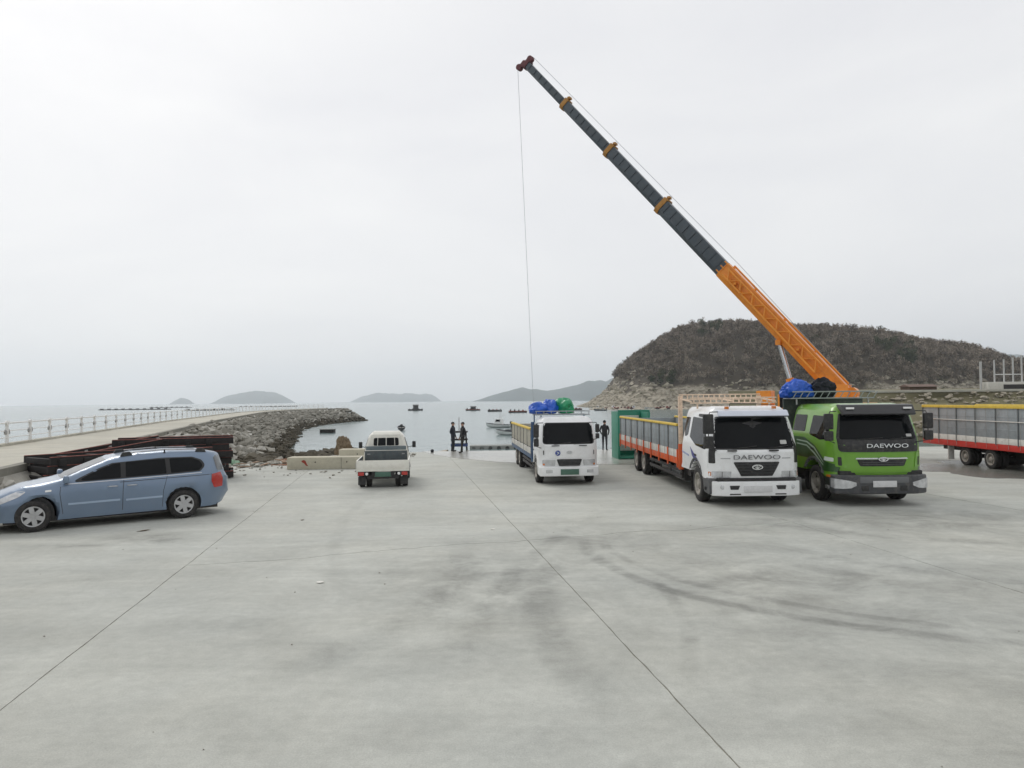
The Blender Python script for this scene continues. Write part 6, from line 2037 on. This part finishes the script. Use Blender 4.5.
MB().b2((-1.15, -1.0, -.1), (1.15, 1.0, .55)).build('float_body', FBK, dk, .05)
MB().b2((-1.2, -1.05, .55), (1.2, 1.05, .64)).build('deck', mat('grey dock boards', hexc(140, 142, 138), .8), dk, .02)
for x in (-.8, 0, .8):
    MB().tube([(x, -1.06, .2), (x, -1.06, .5)], .14, 10).build('tyre_fender', RUBBER, dk)
def raft(loc, Ln, rz, label, hut=None, red=True):
    t = thing('raft', label, 'raft', (loc[0] * 1.12, loc[1] * 1.12, SEA_Z), rz)
    MB().b2((-Ln / 2, -1.6, -.05), (Ln / 2, 1.6, .45)).build('float_body', FBK, t, .05)
    MB().b2((-Ln / 2, -1.7, .45), (Ln / 2, 1.7, .75)).build('deck', FRD if red else FBK, t, .03)
    for x in np.arange(-Ln / 2 + .8, Ln / 2, 1.7):
        MB().b2((x - .3, -1.2, .75), (x + .3, 1.2, .75 + random.uniform(.2, .7))).build('gear_pile', random.choice([FBK, FRD, FBK]), t, .08)
    if hut:
        MB().b2((-Ln * .15, -1.2, .75), (Ln * .2, 1.2, .75 + hut)).build('hut', FBK, t, .15)
        MB().prism([(-1.5, .75 + hut), (1.5, .75 + hut), (0, 1.25 + hut)], 'x', -Ln * .18, Ln * .23).build('hut_roof', DARKMET, t)
    return t
raft((-47, 355), 8, R(5), 'dark raft with a rounded hut out on the open bay', 2.0, False)
raft((-18, 335), 7.5, R(3), 'red decked raft with dark gear out past the trestle', 1.0)
raft((-7.2, 300), 6.5, R(2), 'low dark raft between two red decked rafts', None, False)
raft((2.0, 268), 7.5, R(0), 'red decked raft showing above the beige truck bed')
raft((25, 320), 12, R(2), 'long red raft off the tip of the headland')
raft((50, 330), 10, R(-4), 'red decked raft lying below the headland cliff')
raft((70, 326), 14, R(2), 'long red decked raft beyond the orange and white truck bed')
for (x, y, ln, k) in ((-330, 640, 60, 0), (-215, 520, 34, 1), (-420, 900, 50, 2), (-300, 900, 70, 3)):
    lb = ['long dark line of shellfish rafts beyond the railing', 'short dark line of shellfish rafts beyond the causeway bend', 'faint dark raft line far out beyond the railing', 'faint long raft line far out towards the islands'][k]
    t = thing('raft', lb, 'raft', (x, y, SEA_Z), R(4))
    MB().b2((-ln / 2, -2, -.1), (ln / 2, 2, .7)).build('float_body', mat('far dark raft', hexc(70, 62, 60), .9), t)
    for q in np.arange(-ln / 2 + 2, ln / 2, 6): MB().b2((q - .8, -1.5, .7), (q + .8, 1.5, 1.3)).build('gear_pile', FBK, t)

# ------------------------------------------------------------------ far bank on the right with poles
em = thing('seawall', 'rocky embankment with a pale concrete top across the inlet behind the red skirted truck', 'seawall', (60, 92, 0))
vs = []; fs = []
sec = [(-9, -2.4), (-4, 1.6), (-1.5, 2.6), (-1.2, 3.2), (0, 3.35), (3.5, 3.4), (60, 4.2), (60, -3)]
xs = np.linspace(-15, 70, 40)
for x in xs:
    for o, z in sec:
        vs.append((x, o + 1.2 * noise.noise(Vector((x * .1, o, 0))) * (1 if o < -1.3 else 0), z + (.25 * noise.noise(Vector((x * .3, o, 3))) if o < -1.3 else 0)))
k = len(sec)
for i in range(len(xs) - 1):
    for j in range(k - 1):
        fs.append((i * k + j, i * k + j + 1, (i + 1) * k + j + 1, (i + 1) * k + j))
fs.append(tuple(range(k))[::-1]); fs.append(tuple(range((len(xs) - 1) * k, len(xs) * k)))
MB().add(vs, fs).build('bank', rock_mat('grassy bank', hexc(92, 92, 66), hexc(122, 116, 92), hexc(150, 142, 120)), em, smooth=40)
MB().b2((-15, -1.35, 3.22), (70, 1.0, 3.52)).build('wall_cap', CONC_DECK, em, .03)
its = []
for _ in range(1500):
    f = rr.random(); x = rr.uniform(-15, 60)
    s = rr.uniform(.25, .9)
    its.append(((x, -8.5 + 7.0 * f, -2.2 + 5.0 * f + .35), (s * 1.2, s, s * .8), (rr.uniform(-.5, .5), 0, rr.uniform(0, 6))))
tag(merged_rocks(its, 'bank_rocks', ROCKH, em), kind='stuff')
pf = thing('pole_row', 'row of tall pale poles with a cross rail on a white concrete base', 'frame', (64.2, 96, 3.4))
MB().b2((-2.2, -.8, 0), (3.2, .9, 1.1)).build('concrete_base', mat('white rendered base', hexc(206, 204, 196), .8, var=.06, dirt=hexc(130, 124, 112), dirt_amt=.3), pf, .05)
MB().b2((-.2, -.84, .12), (2.6, -.79, .75)).build('base_opening', DARKMET, pf)
for x, h_ in ((-2.5, 3.3), (-.7, 3.5), (.55, 3.6), (1.75, 3.8), (2.9, 4.1), (4.0, 4.1), (5.2, 4.0)):
    MB().tube([(x, .2, 0), (x, .2, h_ + .5)], .15 if x < -2 else .10, 8).build('pole', mat('pale concrete pole', hexc(184, 184, 182), .7, var=.08), pf)
MB().bar((-.75, .2, 2.1), (3.0, .2, 2.1), .08, .10).build('cross_rail', WHITEP, pf)
# two cars far off on the embankment road? only low shapes show: a parked skiff and a shed
sh = thing('shed', 'low brown shed on the far bank left of the pole row', 'shed', (55.0, 99, 3.4))
MB().b2((-1.8, -1.2, 0), (1.8, 1.2, .6)).build('wall', mat('brown board wall', hexc(96, 80, 68), .8), sh)
MB().prism([(-1.5, .6), (1.5, .6), (0, .95)], 'x', -2.0, 2.0).build('roof', mat('rust roof', hexc(104, 84, 74), .8), sh)

# ------------------------------------------------------------------ litter on the concrete
def chip(loc, s, label, material, seed):
    me = rock_mesh(seed, 12); me.materials.append(material)
    o = bpy.data.objects.new('litter_scrap', me); COL.objects.link(o)
    o.location = (loc[0], loc[1], .004 + s[2] * .3); o.scale = s; o.rotation_euler = (0, 0, seed)
    tag(o, label, 'litter')
PALE = mat('pale scrap', hexc(222, 220, 212), .7); BRN = mat('brown scrap', hexc(92, 78, 60), .9)
chip((-3.0, 11.38), (.17, .10, .04), 'crumpled white scrap lying alone on the open concrete', PALE, 3)
chip((-8.15, 16.15), (.42, .12, .05), 'flat brown scrap on the stained concrete beside the van', BRN, 4)
chip((-6.7, 26.8), (.22, .12, .07), 'dark scrap on the concrete before the long block', BRN, 5)
chip((-.45, 15.9), (.12, .08, .03), 'small white scrap on the concrete before the smaller white truck', PALE, 6)
chip((-5.0, 17.4), (.14, .08, .03), 'thin brown scrap between the van and the pickup', BRN, 7)
its = []
for _ in range(900):
    x = rr.uniform(-15.5, -5); y = rr.uniform(27.5, 39.0)
    if y > x + 44.8 or x < -13.2 - .297 * (y - 20): continue
    s = rr.uniform(.05, .16) if y < x + 42.6 else rr.uniform(.10, .42)
    if y < x + 40.5 and rr.random() < .75: continue
    its.append(((x, y, s * .15), (s * 1.2, s, s * .7), (0, 0, rr.uniform(0, 6))))
for _ in range(90):
    x = rr.uniform(-9, 9); y = rr.uniform(5, 20); s = rr.uniform(.01, .035)
    its.append(((x, y, s * .2), (s, s, s * .6), (0, 0, rr.uniform(0, 6))))
tag(merged_rocks(its, 'gravel', ROCK), 'loose gravel and stone chips strewn over the concrete', 'gravel', kind='stuff')

# ------------------------------------------------------------------ air
hz = bpy.data.materials.new('sea haze'); hz.use_nodes = True
t = hz.node_tree; t.nodes.clear()
pv = t.nodes.new('ShaderNodeVolumePrincipled'); pv.inputs['Color'].default_value = (.93, .965, 1.0, 1)
pv.inputs['Density'].default_value = .00021; pv.inputs['Anisotropy'].default_value = .78
ou = t.nodes.new('ShaderNodeOutputMaterial'); t.links.new(pv.outputs[0], ou.inputs['Volume'])
hb_ = MB().b2((-8700, -8700, -8.5), (8700, 8700, 330)).build('haze', hz, None, smooth=0)
tag(hb_, kind='stuff')
